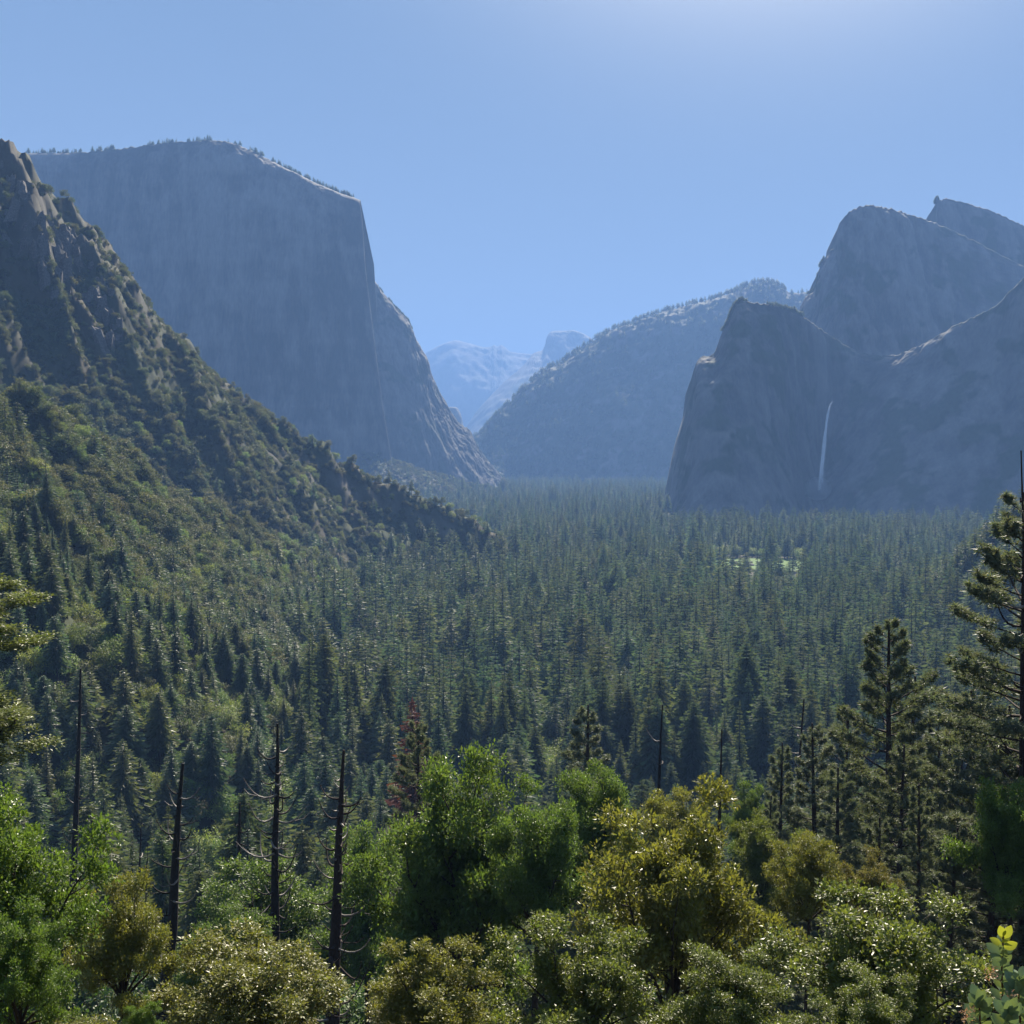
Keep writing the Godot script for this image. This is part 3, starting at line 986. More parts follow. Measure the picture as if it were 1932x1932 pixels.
# ---------------------------------------------------------------- foreground things
func snag(label: String, top: Array, foot: Array, depth: float, wide: float, branches: int, mat_name := "char", from := 0.1, reach := 1.0) -> void:
	var tp := at(top[0], top[1], depth)
	var low := at(foot[0], foot[1], depth)
	var dir := (tp - low).normalized()
	var ground := height(low.x, low.z)
	var base := low + dir * ((ground - 0.6 - low.y) / dir.y)
	var o := thing("dead_tree_trunk", label, "dead tree", base, "burnt dead trunks below the overlook")
	var span := (tp - base).length()
	var rad := wide * depth / F * 0.68
	var t := Tubes.new()
	var pts := []
	var radii := []
	for k in 14:
		var f := k / 13.0
		pts.append(dir * span * f + Vector3(noise.get_noise_2d(f * 120.0 + top[0], 3.0), 0, noise.get_noise_2d(f * 120.0, top[0])) * 0.22)
		var g := f * span / maxf(0.1, (tp - low).length())
		radii.append(rad * lerpf(1.05, 0.16, pow(f, 1.15)) * (1.0 + 0.12 * noise.get_noise_2d(f * 300.0, top[0] * 3.0)) + (0.25 * rad if k == 0 else 0.0))
	t.add(pts, radii, 10)
	part("trunk", t.mesh(), M[mat_name], o)
	branches = int(branches * 1.5)
	for b in branches:
		var f := lerpf(from, 0.93, pow((b + rnd(0.0, 1.0)) / branches, 0.9))
		var i := clampi(int(f * 13.0), 0, 12)
		var q: Vector3 = (pts[i] as Vector3).lerp(pts[i + 1], f * 13.0 - i)
		var az := b * 2.4 + rnd(-0.6, 0.6)
		var out := Vector3(cos(az), 0, sin(az))
		var len := rnd(1.3, 4.2) * (1.15 - f * 0.75) * reach
		if rng.randf() < 0.25:
			len *= 0.35
		var sag := rnd(0.15, 0.5)
		var curl := rnd(0.25, 0.95)
		var bt := Tubes.new()
		var bp := []
		var br := []
		for k in 7:
			var g := k / 6.0
			bp.append(q + out * len * (g - 0.12 * g * g) + Vector3(0, len * (-sag * g * 1.6 + (sag + curl) * g * g), 0) + Vector3(-out.z, 0, out.x) * len * 0.12 * sin(g * 3.0 + b))
			br.append(lerpf(0.09, 0.026, g) * (0.7 + 0.3 * reach))
		bt.add(bp, br, 5)
		if len > 1.4 and rng.randf() < 0.6:
			var side := Vector3(-out.z, 0, out.x) * (1.0 if rng.randf() < 0.5 else -1.0)
			var s0: Vector3 = bp[3]
			bt.add([s0, s0 + (out * 0.25 + side * 0.2) * len + Vector3(0, 0.03 * len, 0), s0 + (out * 0.36 + side * 0.32) * len + Vector3(0, 0.16 * len, 0)], [0.034, 0.026, 0.016], 4)
		part("branch", bt.mesh(), M.bleached if rng.randf() < 0.4 else M[mat_name], o)

func near_pine(label: String, variant: Dictionary, top: Array, depth: float, fat: float, turn: float, mat_name: String, called := "pine_tree") -> void:
	var tp := at(top[0], top[1], depth)
	var g := height(tp.x, tp.z)
	var o := thing(called, label, "pine", Vector3(tp.x, g - 0.3, tp.z), "pines below the overlook")
	var k: float = (tp.y - g + 0.3) / variant.h
	o.basis = Basis(Vector3.UP, turn) * Basis.from_scale(Vector3(k * fat, k, k * fat))
	part("trunk", variant.trunk, M.pine_bark, o)
	part("limbs", variant.limbs, M.pine_bark, o)
	part("crown", variant.crown, M[mat_name], o)

# a crown that spans [x0, x1] and reaches up to y in the picture, rooted on the slope
func near_crown(called: String, label: String, category: String, variant: Dictionary, x0: float, x1: float, top: float, depth: float, bottom: float, mat_name: String, turn: float) -> void:
	var tp := at((x0 + x1) * 0.5, top, depth)
	var g := height(tp.x, tp.z)
	var half := (x1 - x0) * 0.6 * depth / F
	var wide: float = half / variant.half
	var want := (tp.y - at((x0 + x1) * 0.5, bottom, depth).y) / float(variant.tall)
	var tall := clampf(want, wide * (0.4 if called == "edge_oak" else 0.75), wide * (1.45 if called == "oak_tree" else 1.3))
	var foot := maxf(tp.y - tall * variant.tall, g)
	tall = (tp.y - foot) / variant.tall
	var o := thing(called, label, category, Vector3(tp.x, g - 0.2, tp.z))
	var b := Basis(Vector3.UP, turn) * Basis.from_scale(Vector3(wide, tall, wide))
	var t := Tubes.new()
	var rise := foot - g + 0.2
	var fork := Transform3D(b, Vector3(0, rise, 0)) * (variant.fork as Vector3)
	var r: float = variant.trunk * wide
	t.add([Vector3(rnd(-0.1, 0.1), -0.3, 0), Vector3(rnd(-0.3, 0.3), fork.y * 0.5, rnd(-0.2, 0.2)), fork], [r * 1.3, r, r * 0.8], 8)
	part("trunk", t.mesh(), M.bark, o)
	part("limbs", variant.wood, M.bark, o).transform = Transform3D(b, Vector3(0, rise, 0))
	part("crown", variant.crown, M[mat_name], o).transform = Transform3D(b, Vector3(0, rise, 0))

func understory(bush: Array) -> void:
	var tones := ["gold_green", "oak_green", "gold", "lime", "gold_brown"]
	var words := ["olive", "green", "golden", "bright green", "bronze"]
	for k in 300:
		var d := lerpf(17.0, 122.0, sqrt(rng.randf()))
		var x := rnd(-0.46, 0.46) * d
		var y := height(x, -d)
		var s := seen(Vector3(x, y + 1.5, -d))
		if s.y > 2100.0:
			continue
		var n := rng.randi() % 5
		var v: Dictionary = bush[rng.randi() % bush.size()]
		var o := thing("undergrowth_shrub", "%s %s undergrowth shrub near %s" % [["low", "rounded", "spreading"][k % 3], words[n], nearest_mark(s.x)], "shrub", Vector3(x, y - 0.2, -d), "undergrowth between the oaks and burnt trunks")
		var size := rnd(0.5, 1.15)
		var b := Basis(Vector3.UP, rnd(0.0, TAU)) * Basis.from_scale(Vector3(size * rnd(0.9, 1.4), size, size * rnd(0.9, 1.4)))
		o.basis = b
		part("limbs", v.wood, M.bark, o)
		part("crown", v.crown, M[tones[n]], o)

func leaf_mesh(l: float, w: float) -> ArrayMesh:
	# an oval leathery leaf, cupped, with a rim
	var st := SurfaceTool.new()
	st.begin(Mesh.PRIMITIVE_TRIANGLES)
	var n := 7
	var mid := []
	var lf := []
	var rt := []
	for k in n:
		var t := k / float(n - 1)
		var ww := w * 0.5 * pow(sin(PI * clampf(t * 0.93 + 0.05, 0.0, 1.0)), 0.7)
		var z := 0.12 * l * t * t
		mid.append(Vector3(0, t * l, -z))
		lf.append(Vector3(-ww, t * l, -z + ww * 0.3))
		rt.append(Vector3(ww, t * l, -z + ww * 0.3))
	for k in n - 1:
		for s in [[lf, mid], [mid, rt]]:
			st.set_color(Color(1, 1, 1))
			st.add_vertex(s[0][k]); st.add_vertex(s[1][k]); st.add_vertex(s[0][k + 1])
			st.add_vertex(s[1][k]); st.add_vertex(s[1][k + 1]); st.add_vertex(s[0][k + 1])
	st.generate_normals()
	return st.commit()

func manzanita() -> void:
	var depth := 4.2
	var root := at(1960, 2150, depth)
	root.y = height(root.x, root.z)
	var o := thing("manzanita_bush", "close leathery-leaved bush with round grey-green leaves and dry flower clusters", "shrub", root)
	var meshes := [leaf_mesh(0.056, 0.034), leaf_mesh(0.05, 0.034), leaf_mesh(0.044, 0.026)]
	var stems := [
		[[1930, 2120], [1905, 1990], [1892, 1900], [1890, 1830], [1893, 1765], 4.2, 44],
		[[1900, 2120], [1865, 2010], [1850, 1950], [1848, 1905], [1846, 1888], 4.0, 30],
		[[1960, 2120], [1935, 2010], [1925, 1930], [1922, 1880], [1925, 1850], 4.1, 40],
		[[1890, 2100], [1895, 2020], [1898, 1960], [1900, 1930], [1902, 1905], 3.9, 30],
	]
	for st in stems:
		var d: float = st[5]
		var pts := []
		var rad := []
		for k in 5:
			pts.append(at(st[k][0], st[k][1], d) - root)
			rad.append(0.006 - 0.0009 * k)
		pts.push_front(Vector3(rnd(-0.05, 0.05), -0.05, rnd(-0.05, 0.05)))
		rad.push_front(0.012)
		var t := Tubes.new()
		t.add(pts, rad, 6)
		part("stem", t.mesh(), M.red_bark, o)
		var n: int = st[6]
		for k in n:
			var f := 2.2 + 2.8 * pow(k / float(n), 0.8)
			var i := mini(int(f), 4)
			var q: Vector3 = (pts[i] as Vector3).lerp(pts[i + 1], f - i)
			var az := k * 2.4 + rnd(-0.3, 0.3)
			var out := Vector3(cos(az), rnd(0.5, 1.3) + (0.9 if k > n - 4 else 0.0), sin(az)).normalized()
			var x := out.cross(Vector3(rnd(-0.3, 0.3), 0.3, 1.0)).normalized()
			var b := Basis(x, out, x.cross(out))
			var lf := part("leaf", meshes[k % 3], M["manz_%d" % (k % 3) if k < n - 7 or d != 4.2 else "manz_new"], o)
			lf.transform = Transform3D(b.scaled(Vector3.ONE * rnd(0.8, 1.15)), q + out * 0.006)
	for cl in [[1872, 1838, 4.15], [1828, 1915, 3.95], [1905, 1885, 4.0]]:
		var c := at(cl[0], cl[1], cl[2]) - root
		var s := Soup.new()
		for k in 90:
			var q := c + Vector3(rnd(-1, 1), rnd(-1, 1), rnd(-1, 1)) * 0.026
			var a := Vector3(rnd(-1, 1), rnd(-1, 1), rnd(-1, 1)).normalized() * 0.006
			var b := Vector3(rnd(-1, 1), rnd(-1, 1), rnd(-1, 1)).normalized() * 0.009
			s.tri(q, q + a, q + b, jitter(Color(0.42, 0.24, 0.15), 0.4))
		var fl := part("flower_cluster", raw_mesh(s.v, s.c), M.petals, o, "stuff")

func ground_at(px: float, py: float, from: float) -> Vector3:
	# where the line of sight first meets the ground
	var d := from
	while d < 2600.0:
		var p := at(px, py, d)
		if p.y < height(p.x, p.z):
			return p
		d += 4.0
	return Vector3.ZERO

func outcrops() -> void:
	var kinds := ["blocky", "pointed", "slabby"]
	for k in 70:
		var px := rnd(0.0, 225.0)
		var py := 290.0 + px * 1.0 + rnd(12.0, 170.0)
		var p := ground_at(px, py, 900.0)
		if p == Vector3.ZERO:
			continue
		var r := rnd(4.0, 13.0)
		var sm := BoxMesh.new()
		sm.subdivide_width = 3
		sm.subdivide_height = 4
		sm.subdivide_depth = 3
		var st := SurfaceTool.new()
		st.create_from(sm, 0)
		var a := st.commit_to_arrays()
		var v: PackedVector3Array = a[Mesh.ARRAY_VERTEX]
		var tall := rnd(1.2, 2.6)
		for i in v.size():
			var q := v[i]
			var n := noise.get_noise_3d(q.x * 70.0 + k * 40.0, q.y * 50.0, q.z * 70.0)
			q *= 1.0 + 0.75 * n
			q.x *= 1.0 - 0.6 * (q.y + 0.5)
			q.z *= 1.0 - 0.4 * (q.y + 0.5)
			v[i] = Vector3(q.x * 1.3, q.y * tall, q.z) * r
		var soup := PackedVector3Array()
		for i in a[Mesh.ARRAY_INDEX]:
			soup.append(v[i])
		var o := part(numbered("rock_outcrop"), raw_mesh(soup, PackedColorArray()), M.crag, self)
		tag(o, "%s%s grey rock outcrop on the crest of the left hillside" % ["large " if r > 9.0 else "", kinds[k % 3]], "rock", "outcrops on the left crest")
		o.position = p - Vector3(0, r * 0.2, 0)
		o.rotation = Vector3(rnd(-0.2, 0.2), rnd(0.0, TAU), rnd(-0.25, 0.25))

func boulder(p: Vector3, r: float, label: String) -> void:
	var sm := SphereMesh.new()
	sm.radial_segments = 14
	sm.rings = 8
	var a := sm.get_mesh_arrays()
	var v: PackedVector3Array = a[Mesh.ARRAY_VERTEX]
	for k in v.size():
		var d := v[k].normalized()
		v[k] = d * r * (1.0 + 0.55 * noise.get_noise_3d(d.x * 45.0 + p.x, d.y * 45.0, d.z * 45.0 + p.z)) * Vector3(1.2, 0.7, 1.0)
	a[Mesh.ARRAY_VERTEX] = v
	a[Mesh.ARRAY_NORMAL] = null
	var st := SurfaceTool.new()
	st.create_from_arrays(a)
	st.generate_normals()
	var o := part(numbered("boulder"), st.commit(), M.boulder, self)
	tag(o, label, "boulder", "boulders in the clearing")
	o.position = p

# ---------------------------------------------------------------- all
func _ready() -> void:
	rng.seed = 20240611
	noise.seed = 11
	noise.frequency = 0.012
	noise.fractal_octaves = 4
	fine.seed = 23
	fine.frequency = 0.02
	fine.fractal_octaves = 4

	var cam := Camera3D.new()
	cam.name = "camera"
	cam.fov = rad_to_deg(2.0 * atan(966.0 / F))
	cam.near = 0.1
	cam.far = 40000.0
	cam.basis = cam_basis
	add_child(cam)
	cam.current = true

	var env := Environment.new()
	env.background_mode = Environment.BG_SKY
	var sky_mat := ProceduralSkyMaterial.new()
	sky_mat.sky_top_color = Color(0.275, 0.35, 0.45)
	sky_mat.sky_horizon_color = Color(0.405, 0.462, 0.528)
	sky_mat.sky_curve = 0.12
	sky_mat.ground_bottom_color = Color(0.2, 0.22, 0.2)
	sky_mat.ground_horizon_color = Color(0.5, 0.6, 0.7)
	sky_mat.sun_angle_max = 60.0
	sky_mat.sun_curve = 0.15
	var sky := Sky.new()
	sky.sky_material = sky_mat
	env.sky = sky
	env.tonemap_mode = Environment.TONE_MAPPER_LINEAR
	env.tonemap_exposure = 3.2
	env.fog_enabled = true
	env.fog_density = 0.000097
	env.fog_light_color = Color(0.545, 0.725, 1.0)
	env.volumetric_fog_enabled = true
	env.volumetric_fog_density = 0.0
	env.sdfgi_enabled = true
	env.ssao_enabled = true
	env.ssil_enabled = true
	var we := WorldEnvironment.new()
	we.name = "environment"
	we.environment = env
	add_child(we)

	var sun := DirectionalLight3D.new()
	sun.name = "sun"
	sun.light_color = Color(1.0, 0.955, 0.88)
	sun.light_energy = 1.55
	sun.light_angular_distance = 0.5
	sun.shadow_enabled = true
	sun.rotation = Vector3(deg_to_rad(-39.0), deg_to_rad(180.0 - 13.0), 0)
	add_child(sun)

	materials()
	print("ground ", Time.get_ticks_msec())
	make_ridge(1.25, [[-500, -60, 1120], [-250, 70, 1175], [0, 262, 1230], [40, 294, 1238], [75, 326, 1246], [130, 382, 1258], [190, 452, 1271], [212, 528, 1276], [300, 594, 1296], [350, 616, 1307], [400, 684, 1318], [460, 752, 1331], [600, 840, 1362], [745, 908, 1393], [850, 958, 1417], [930, 1000, 1434]])
	make_ridge(1.4, [[60, 350, 1165], [110, 495, 1180], [190, 585, 1185], [250, 640, 1195], [330, 720, 1220], [420, 800, 1255], [520, 890, 1275], [640, 960, 1300], [800, 1018, 1340]])
	make_ridge(1.3, [[240, 715, 1165], [310, 780, 1172], [400, 850, 1195], [520, 930, 1235], [650, 990, 1265], [760, 1035, 1295], [840, 1065, 1320]])
	make_ridge(0.95, [[-400, 480, 600], [-200, 600, 660], [0, 718, 700], [150, 798, 760], [260, 876, 810], [330, 922, 850], [480, 992, 930], [560, 1036, 990], [650, 1076, 1060]])
	make_ridge(0.72, [[-400, 760, 420], [-200, 860, 470], [0, 930, 520], [150, 990, 570], [300, 1070, 640], [420, 1120, 720], [520, 1150, 800]])
	make_ridge(0.55, [[700, 852, 3440], [750, 868, 3500], [800, 888, 3600], [880, 912, 3700], [955, 928, 3850]])
	make_ridge(1.1, [[1862, 1040, 980], [1932, 978, 930], [2100, 880, 860], [2400, 720, 800]])
	make_ridge(0.5, [[1225, 955, 2750], [1262, 950, 2650], [1300, 985, 2350]])
	build_ground()
	print("mountains ", Time.get_ticks_msec())
	build_mountains()
	build_waterfall()
	print("trees ", Time.get_ticks_msec())
	for k in 7:
		var look: Array = [["slender", 4.6, 0.72, 0.1], ["broad", 6.4, 0.68, 0.16], ["narrow pointed", 3.9, 0.8, 0.06], ["ragged", 5.6, 0.58, 0.26], ["tapering", 5.6, 0.85, 0.08], ["round-topped", 5.4, 0.45, 0.3], ["open irregular", 5.8, 0.55, 0.2]][k]
		var f := conifer({"levels": 56, "branches": 8, "steps": 3, "radius": look[1], "power": look[2], "base": look[3], "gaps": [0.1, 0.12, 0.1, 0.3, 0.12, 0.18, 0.38][k], "droop": -0.35, "lift": 0.35, "color": Color(1, 1, 1)})
		f["word"] = look[0]
		firs.append(f)
		far_firs.append(conifer({"levels": 24, "branches": 7, "steps": 2, "radius": look[1] * 1.05, "power": look[2], "base": look[3], "gaps": 0.1, "droop": -0.35, "lift": 0.35, "color": Color(1, 1, 1)}))
	for k in 4:
		oaks.append(leafy({"half": 5.0, "tall": 11.0, "lobes": 15, "lobe": 1.9, "sprays": 34, "leaves": 6, "leaf": 0.55, "spread": 0.32, "color": Color(1, 1, 1), "trunk": 0.25, "clear": 0.3, "low": 0.28, "wide": 0.5}))
		brush.append(leafy({"mat": "brush", "half": 3.2, "tall": 5.0, "lobes": 11, "lobe": 1.35, "sprays": 34, "leaves": 6, "leaf": 0.42, "spread": 0.26, "color": Color(1, 1, 1), "trunk": 0.0, "clear": 0.1, "low": 0.1, "wide": 0.35}))
	scatter()
	print("forest ", Time.get_ticks_msec())
	grow_forest()
	rim_trees()
	print("foreground ", Time.get_ticks_msec())
	foreground()
	print("done ", Time.get_ticks_msec())

func materials() -> void:
	mat("ground", Color(1, 1, 1), 0.95, 0.0, true, 0.3)
	M.ground.albedo_texture = noise_texture(3, 0.02, Color(0.75, 0.75, 0.75), Color(1, 1, 1))
	M.ground.uv1_triplanar = true
	M.ground.uv1_world_triplanar = true
	M.ground.uv1_scale = Vector3(0.04, 0.04, 0.04)
	mat("rock", Color(1, 1, 1), 0.9, 0.0, true, 0.35)
	M.rock.albedo_texture = noise_texture(5, 0.02, Color(0.8, 0.8, 0.8), Color(1, 1, 1))
	M.rock.uv1_triplanar = true
	M.rock.uv1_world_triplanar = true
	M.rock.uv1_scale = Vector3(0.012, 0.0025, 0.012)
	mat("fall", Color(lin(0.8, 0.82, 0.84), 0.2), 0.9)
	M.fall.transparency = BaseMaterial3D.TRANSPARENCY_ALPHA
	mat("needles", lin(0.083, 0.118, 0.066), 0.5, 0.8, true)
	var tints := [Vector3(0.085, 0.112, 0.055), Vector3(0.07, 0.105, 0.06), Vector3(0.085, 0.125, 0.05), Vector3(0.1, 0.115, 0.052)]
	for k in 4:
		mat("needles_%d" % k, lin(tints[k].x, tints[k].y, tints[k].z), 0.5, 0.8, true)
	mat("leaves", lin(0.13, 0.185, 0.05), 0.55, 0.9, true, 0.4)
	mat("brush", lin(0.1, 0.12, 0.046), 0.6, 0.8, true, 0.4)
	var greens := [Vector3(0.085, 0.15, 0.035), Vector3(0.05, 0.1, 0.032), Vector3(0.085, 0.11, 0.036), Vector3(0.12, 0.15, 0.035)]
	for k in 4:
		mat("leaves_%d" % k, lin(greens[k].x, greens[k].y, greens[k].z), 0.5, 0.9, true, 0.42)
	var dulls := [Vector3(0.075, 0.1, 0.034), Vector3(0.055, 0.08, 0.032), Vector3(0.085, 0.095, 0.036), Vector3(0.1, 0.11, 0.036)]
	for k in 4:
		mat("brush_%d" % k, lin(dulls[k].x, dulls[k].y, dulls[k].z), 0.6, 0.75, true, 0.4)
	mat("oak_green", lin(0.12, 0.185, 0.042), 0.42, 1.0, true, 0.42)
	mat("gold", lin(0.18, 0.185, 0.04), 0.4, 0.95, true, 0.42)
	mat("gold_brown", lin(0.16, 0.145, 0.045), 0.45, 0.9, true, 0.4)
	mat("gold_green", lin(0.14, 0.17, 0.038), 0.4, 0.95, true, 0.42)
	mat("lime", lin(0.12, 0.19, 0.035), 0.4, 0.95, true, 0.42)
	mat("pine_pale", lin(0.14, 0.165, 0.112), 0.5, 0.85, true, 0.42)
	mat("pine_olive", lin(0.115, 0.135, 0.08), 0.5, 0.85, true, 0.42)
	mat("dead_red", lin(0.16, 0.06, 0.045), 0.7, 0.5, true)
	for b in [["bark", 0.06, 0.045, 0.035], ["pine_bark", 0.07, 0.045, 0.035], ["char", 0.034, 0.026, 0.022], ["char_brown", 0.05, 0.028, 0.02], ["bleached", 0.3, 0.27, 0.24], ["red_bark", 0.15, 0.05, 0.03], ["boulder", 0.2, 0.19, 0.18], ["crag", 0.17, 0.16, 0.15]]:
		var m := mat(b[0], lin(b[1], b[2], b[3]), 0.85 if b[0] != "bleached" else 0.6, 0.0, false, 0.4)
		m.albedo_texture = M.bark.albedo_texture if b[0] != "bark" else noise_texture(9, 0.03, Color(0.45, 0.42, 0.4), Color(1, 1, 1), 256)
		m.uv1_triplanar = true
		m.uv1_scale = Vector3(1.6, 0.35, 1.6) if b[0] != "crag" else Vector3(0.12, 0.05, 0.12)
	mat("manz_0", lin(0.16, 0.22, 0.11), 0.5, 0.5, true)
	mat("manz_1", lin(0.13, 0.19, 0.1), 0.5, 0.5, true)
	mat("manz_2", lin(0.18, 0.23, 0.09), 0.5, 0.5, true)
	mat("manz_new", lin(0.26, 0.28, 0.04), 0.5, 0.95, true)
	mat("petals", Color(1, 1, 1), 0.8, 0.6, true)

func foreground() -> void:
	# burnt trunks
	snag("tall black burnt trunk tapering to a bare spike, pale broken twigs low down", [152, 1262], [140, 1640], 150.0, 15.0, 26)
	snag("leaning black burnt trunk with few upcurved dead branches above bronze shrubs", [346, 1440], [312, 1890], 85.0, 25.0, 24)
	snag("dark burnt trunk with short curled branches above light green brush", [452, 1515], [446, 1755], 120.0, 15.0, 22)
	snag("straight black burnt trunk with many long drooping upcurved branches", [523, 1365], [517, 1870], 90.0, 19.0, 44, "char", 0.1, 1.25)
	snag("short slim burnt trunk standing beside the straight many-branched trunk", [505, 1600], [499, 1765], 128.0, 10.0, 12)
	snag("thick dark burnt trunk with a dense tangle of curled dead twigs at its foot", [649, 1415], [628, 1932], 82.0, 24.0, 52, "char_brown", 0.05, 1.25)
	snag("slim bare burnt pole beside a thinner twin pole", [267, 1555], [262, 1712], 132.0, 8.5, 8)
	snag("thin bare pole beside a slightly thicker burnt pole", [279, 1590], [276, 1712], 134.0, 4.5, 5)
	snag("bare dark pole rising behind the rounded golden oak shrub, two long low twigs", [1251, 1330], [1238, 1560], 110.0, 12.0, 9)
	snag("bare brown pole rising from the golden oak shrub", [1361, 1375], [1355, 1560], 115.0, 11.0, 7, "char_brown")
	snag("broken-topped reddish dead trunk with pale bare branches among the pines", [1517, 1318], [1508, 1440], 150.0, 11.0, 26, "char_brown", 0.35, 0.9)
	snag("bare grey-brown spire with hooked branches above the big tufted pine", [1927, 850], [1931, 1250], 62.0, 11.0, 16, "char_brown", 0.35, 1.0)
	# pines and firs
	var pines := []
	for k in 3:
		pines.append(pine({"needle": 0.27, "limbs": [88, 70, 100][k], "radius": [3.6, 4.4, 3.0][k], "base": [0.25, 0.42, 0.12][k], "density": 40.0, "lean": [0.2, 0.9, 0.0][k], "color": Color(1, 1, 1)}))
	near_pine("tall pine with a thick leaning dark trunk and sparse brownish crown", pines[1], [1658, 1170], 95.0, 1.0, 0.3, "pine_olive")
	near_pine("pale-tufted pine left of the leaning trunk", pines[0], [1537, 1365], 104.0, 1.1, 1.0, "pine_pale")
	near_pine("narrow pale-tufted pine with a thin curved stem", pines[2], [1475, 1400], 108.0, 1.0, 2.2, "pine_pale")
	near_pine("olive brown pine with a thin crown right of the leaning trunk", pines[0], [1722, 1275], 112.0, 1.1, 4.0, "pine_olive")
	near_pine("young pine with long shining needle tufts above the golden shrubs", pines[2], [1735, 1480], 62.0, 1.0, 5.2, "pine_pale")
	near_pine("pale-tufted pine standing before the big edge pine", pines[0], [1818, 1390], 92.0, 0.9, 0.9, "pine_pale")
	near_pine("bushy olive pine in the dark grove beside the close leathery bush", pines[2], [1800, 1560], 58.0, 1.3, 2.9, "pine_olive")
	near_pine("big tufted pine whose limbs reach in from the right edge", pines[1], [1965, 930], 62.0, 1.2, 1.7, "pine_pale")
	near_pine("olive pine filling the right edge below the tufted limbs", pines[0], [1900, 1330], 68.0, 1.3, 3.6, "pine_olive")
	near_pine("pale-tufted pine standing behind the smaller green oak", pines[0], [1105, 1330], 132.0, 1.15, 5.0, "pine_pale")
	near_pine("dark pine standing behind the large green oak", pines[1], [797, 1365], 120.0, 0.9, 2.0, "pine_pale")
	for e in [[1600, 1330, 118.0, 0, "pale-tufted pine between the leaning pine and its left neighbour"], [1580, 1450, 88.0, 2, "young pale pine below the reddish broken trunk"], [1690, 1400, 82.0, 1, "olive pine close behind the leaning trunk"], [1770, 1330, 104.0, 0, "grey-green pine behind the young long-needled pine"], [1850, 1300, 96.0, 1, "grey-green pine close to the big edge pine"], [1450, 1500, 96.0, 2, "short pale pine beside the small green tree"], [1660, 1540, 70.0, 2, "short bushy pine at the foot of the leaning pine"], [1880, 1480, 62.0, 0, "olive pine behind the bright oak of the dark grove"]]:
		near_pine(e[4], pines[e[3]], [e[0], e[1]], e[2], rnd(0.9, 1.3), rnd(0.0, 6.0), "pine_pale" if e[4].contains("pale") or e[4].contains("young") else "pine_olive")
	# the red-brown dead conifer
	var rp := at(778, 1312, 235.0)
	var g := height(rp.x, rp.z)
	var red := thing("dead_conifer", "rust-red dead conifer standing in the green forest", "conifer", Vector3(rp.x, g, rp.z))
	var k2: float = (rp.y - g) / 30.0
	red.basis = Basis.from_scale(Vector3(k2 * 1.1, k2, k2 * 1.1))
	part("trunk", firs[0].trunk, M.bark, red)
	part("crown", firs[0].crown, M.dead_red, red)
	# oaks
	var big := []
	for k in 3:
		big.append(branched({"half": 5.0, "tall": 9.5, "limbs": 15, "kids": 6, "pads": 3, "pad": 0.85, "sprays": 12, "leaves": 20, "leaf": 0.19, "spread": 0.26, "color": Color(1, 1, 1), "trunk": 0.3, "clear": 0.12, "low": -0.04}))
	var bush := []
	for k in 4:
		bush.append(branched({"half": 3.2, "tall": 4.6, "limbs": 15, "kids": 5, "pads": 3, "pad": 0.46, "sprays": 9, "leaves": 20, "leaf": 0.12, "spread": 0.16, "color": Color(1, 1, 1), "trunk": 0.13, "clear": 0.06, "low": -0.05}))
	near_crown("oak_tree", "large bright green oak with a broad domed crown and dark forked trunk", "oak", big[0], 715, 1010, 1452, 62.0, 1932, "oak_green", 0.0)
	near_crown("oak_tree", "green oak joined to the right of the large domed oak", "oak", big[1], 920, 1110, 1510, 58.0, 1932, "oak_green", 1.3)
	near_crown("oak_tree", "smaller green oak just left of the golden shrub", "oak", big[2], 1050, 1210, 1468, 72.0, 1932, "oak_green", 2.2)
	near_crown("oak_tree", "upright green oak just left of the large domed oak", "oak", big[1], 600, 790, 1575, 97.0, 1932, "oak_green", 3.4)
	near_crown("oak_tree", "light green oak brush among the burnt trunks", "oak", big[2], 335, 520, 1735, 66.0, 1932, "oak_green", 0.8)
	near_crown("oak_tree", "wide green oak among the burnt trunks, behind the light green brush", "oak", big[0], 360, 640, 1640, 100.0, 1932, "oak_green", 5.0)
	near_crown("oak_tree", "bright green oak low in the dark grove at the right edge", "oak", big[1], 1830, 1990, 1480, 55.0, 1932, "oak_green", 4.1)
	near_crown("oak_tree", "small green tree just behind the poles, right of the golden shrub", "oak", big[0], 1370, 1460, 1490, 125.0, 1932, "oak_green", 2.5)
	near_crown("oak_shrub", "large rounded golden-green live oak shrub with glossy leaves", "shrub", bush[0], 1100, 1480, 1562, 42.0, 1960, "gold", 0.0)
	near_crown("oak_shrub", "wide golden-green live oak shrub right of the large rounded one", "shrub", bush[1], 1470, 1870, 1705, 32.0, 2000, "gold_green", 1.1)
	near_crown("oak_shrub", "low glossy shrub in front of the large rounded golden oak shrub", "shrub", bush[2], 1260, 1500, 1815, 29.0, 2000, "gold_green", 2.3)
	near_crown("oak_shrub", "low lime-tipped shrub before the wide golden-green shrub", "shrub", bush[3], 1540, 1740, 1850, 25.0, 2000, "gold_green", 4.0)
	near_crown("oak_shrub", "small bronze shrub at the foot of the leaning pine", "shrub", bush[3], 1585, 1700, 1622, 48.0, 1800, "gold_brown", 0.6)
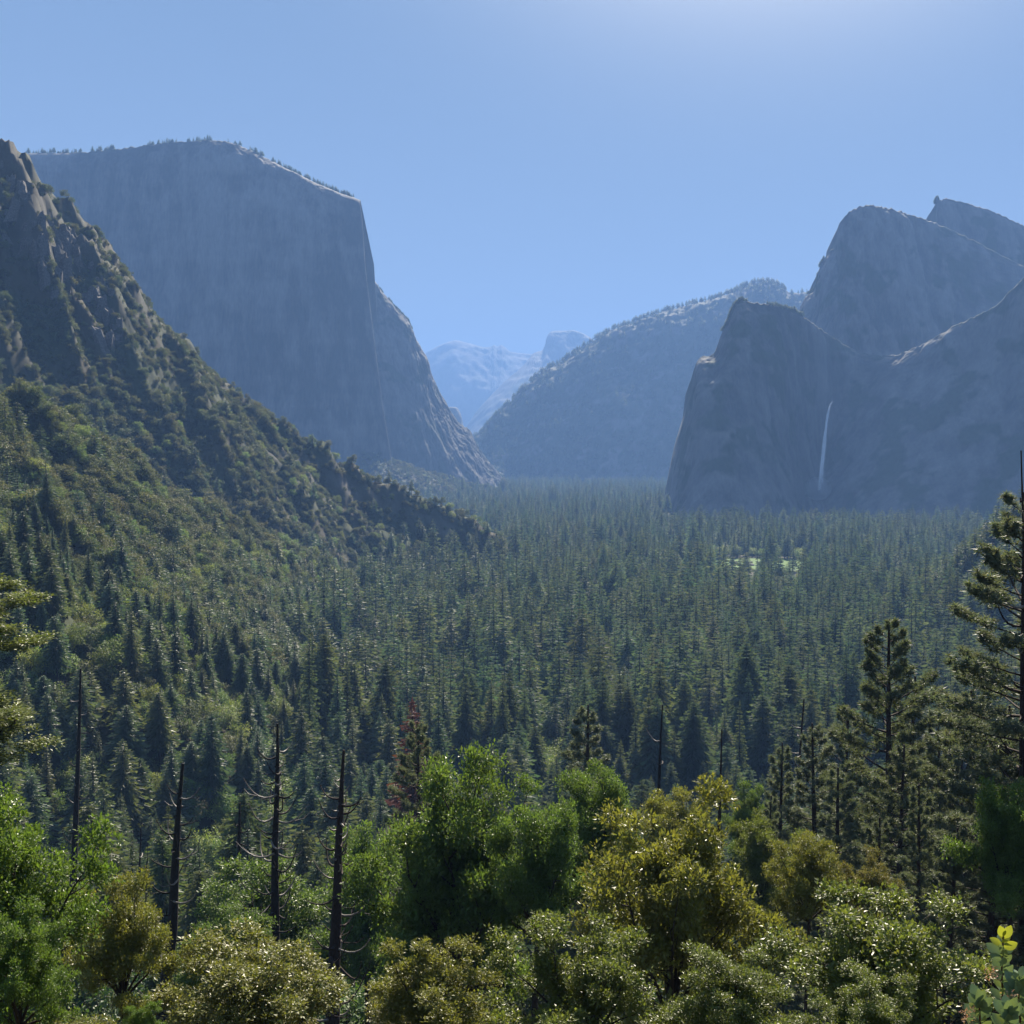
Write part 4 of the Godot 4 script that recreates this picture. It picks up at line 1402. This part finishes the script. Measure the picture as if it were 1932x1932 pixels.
	near_crown("oak_shrub", "golden shrub between the large rounded one and the bronze one", "shrub", bush[2], 1455, 1600, 1590, 50.0, 1800, "gold", 3.1)
	near_crown("oak_shrub", "olive shrub below the forked oak trunk", "shrub", bush[1], 950, 1260, 1755, 33.0, 2000, "gold_green", 5.1)
	near_crown("oak_shrub", "bronze-tipped shrub below the large domed oak", "shrub", bush[0], 680, 930, 1800, 36.0, 2000, "gold", 2.7)
	near_crown("oak_shrub", "bronze shrub spreading round the feet of the burnt trunks", "shrub", bush[2], 280, 640, 1800, 40.0, 2000, "gold", 1.9)
	near_crown("oak_shrub", "olive and bronze shrub beside the bright green shrub", "shrub", bush[3], 130, 335, 1675, 40.0, 2000, "gold", 5.5)
	near_crown("oak_shrub", "grey-gold rounded shrub behind the large golden one, at the poles", "shrub", bush[1], 1195, 1355, 1500, 98.0, 1700, "gold", 0.2)
	near_crown("oak_shrub", "grey-green shrub below the small green tree by the poles", "shrub", bush[0], 1360, 1500, 1560, 90.0, 1800, "gold_green", 3.9)
	near_crown("leafy_shrub", "bright glossy green shrub filling the lower left corner", "shrub", bush[0], -170, 165, 1555, 27.0, 2050, "lime", 4.4)
	near_crown("leafy_shrub", "low lime green shrub sprigs before the lower left corner shrub", "shrub", bush[2], -60, 130, 1740, 20.0, 2050, "lime", 0.4)
	near_crown("leafy_shrub", "tiny bright green sprig at the foot of the leaning burnt trunk", "shrub", bush[1], 230, 300, 1895, 16.0, 1990, "lime", 3.0)
	near_crown("edge_oak", "upper bronze-green oak boughs leaning in at the left edge", "oak", big[2], -330, 30, 1090, 75.0, 1235, "gold_green", 0.5)
	near_crown("edge_oak", "lower bronze-green oak boughs leaning in at the left edge", "oak", big[0], -300, 52, 1305, 70.0, 1420, "gold_green", 2.1)
	understory(bush)
	manzanita()
	outcrops()
	for k in 9:
		var q := Vector3(331.0 + rnd(-60, 45), 0, -1570.0 + rnd(-50, 40))
		q.y = height(q.x, q.z)
		boulder(q, rnd(2.0, 4.5), "grey granite boulder lying in the green forest clearing")
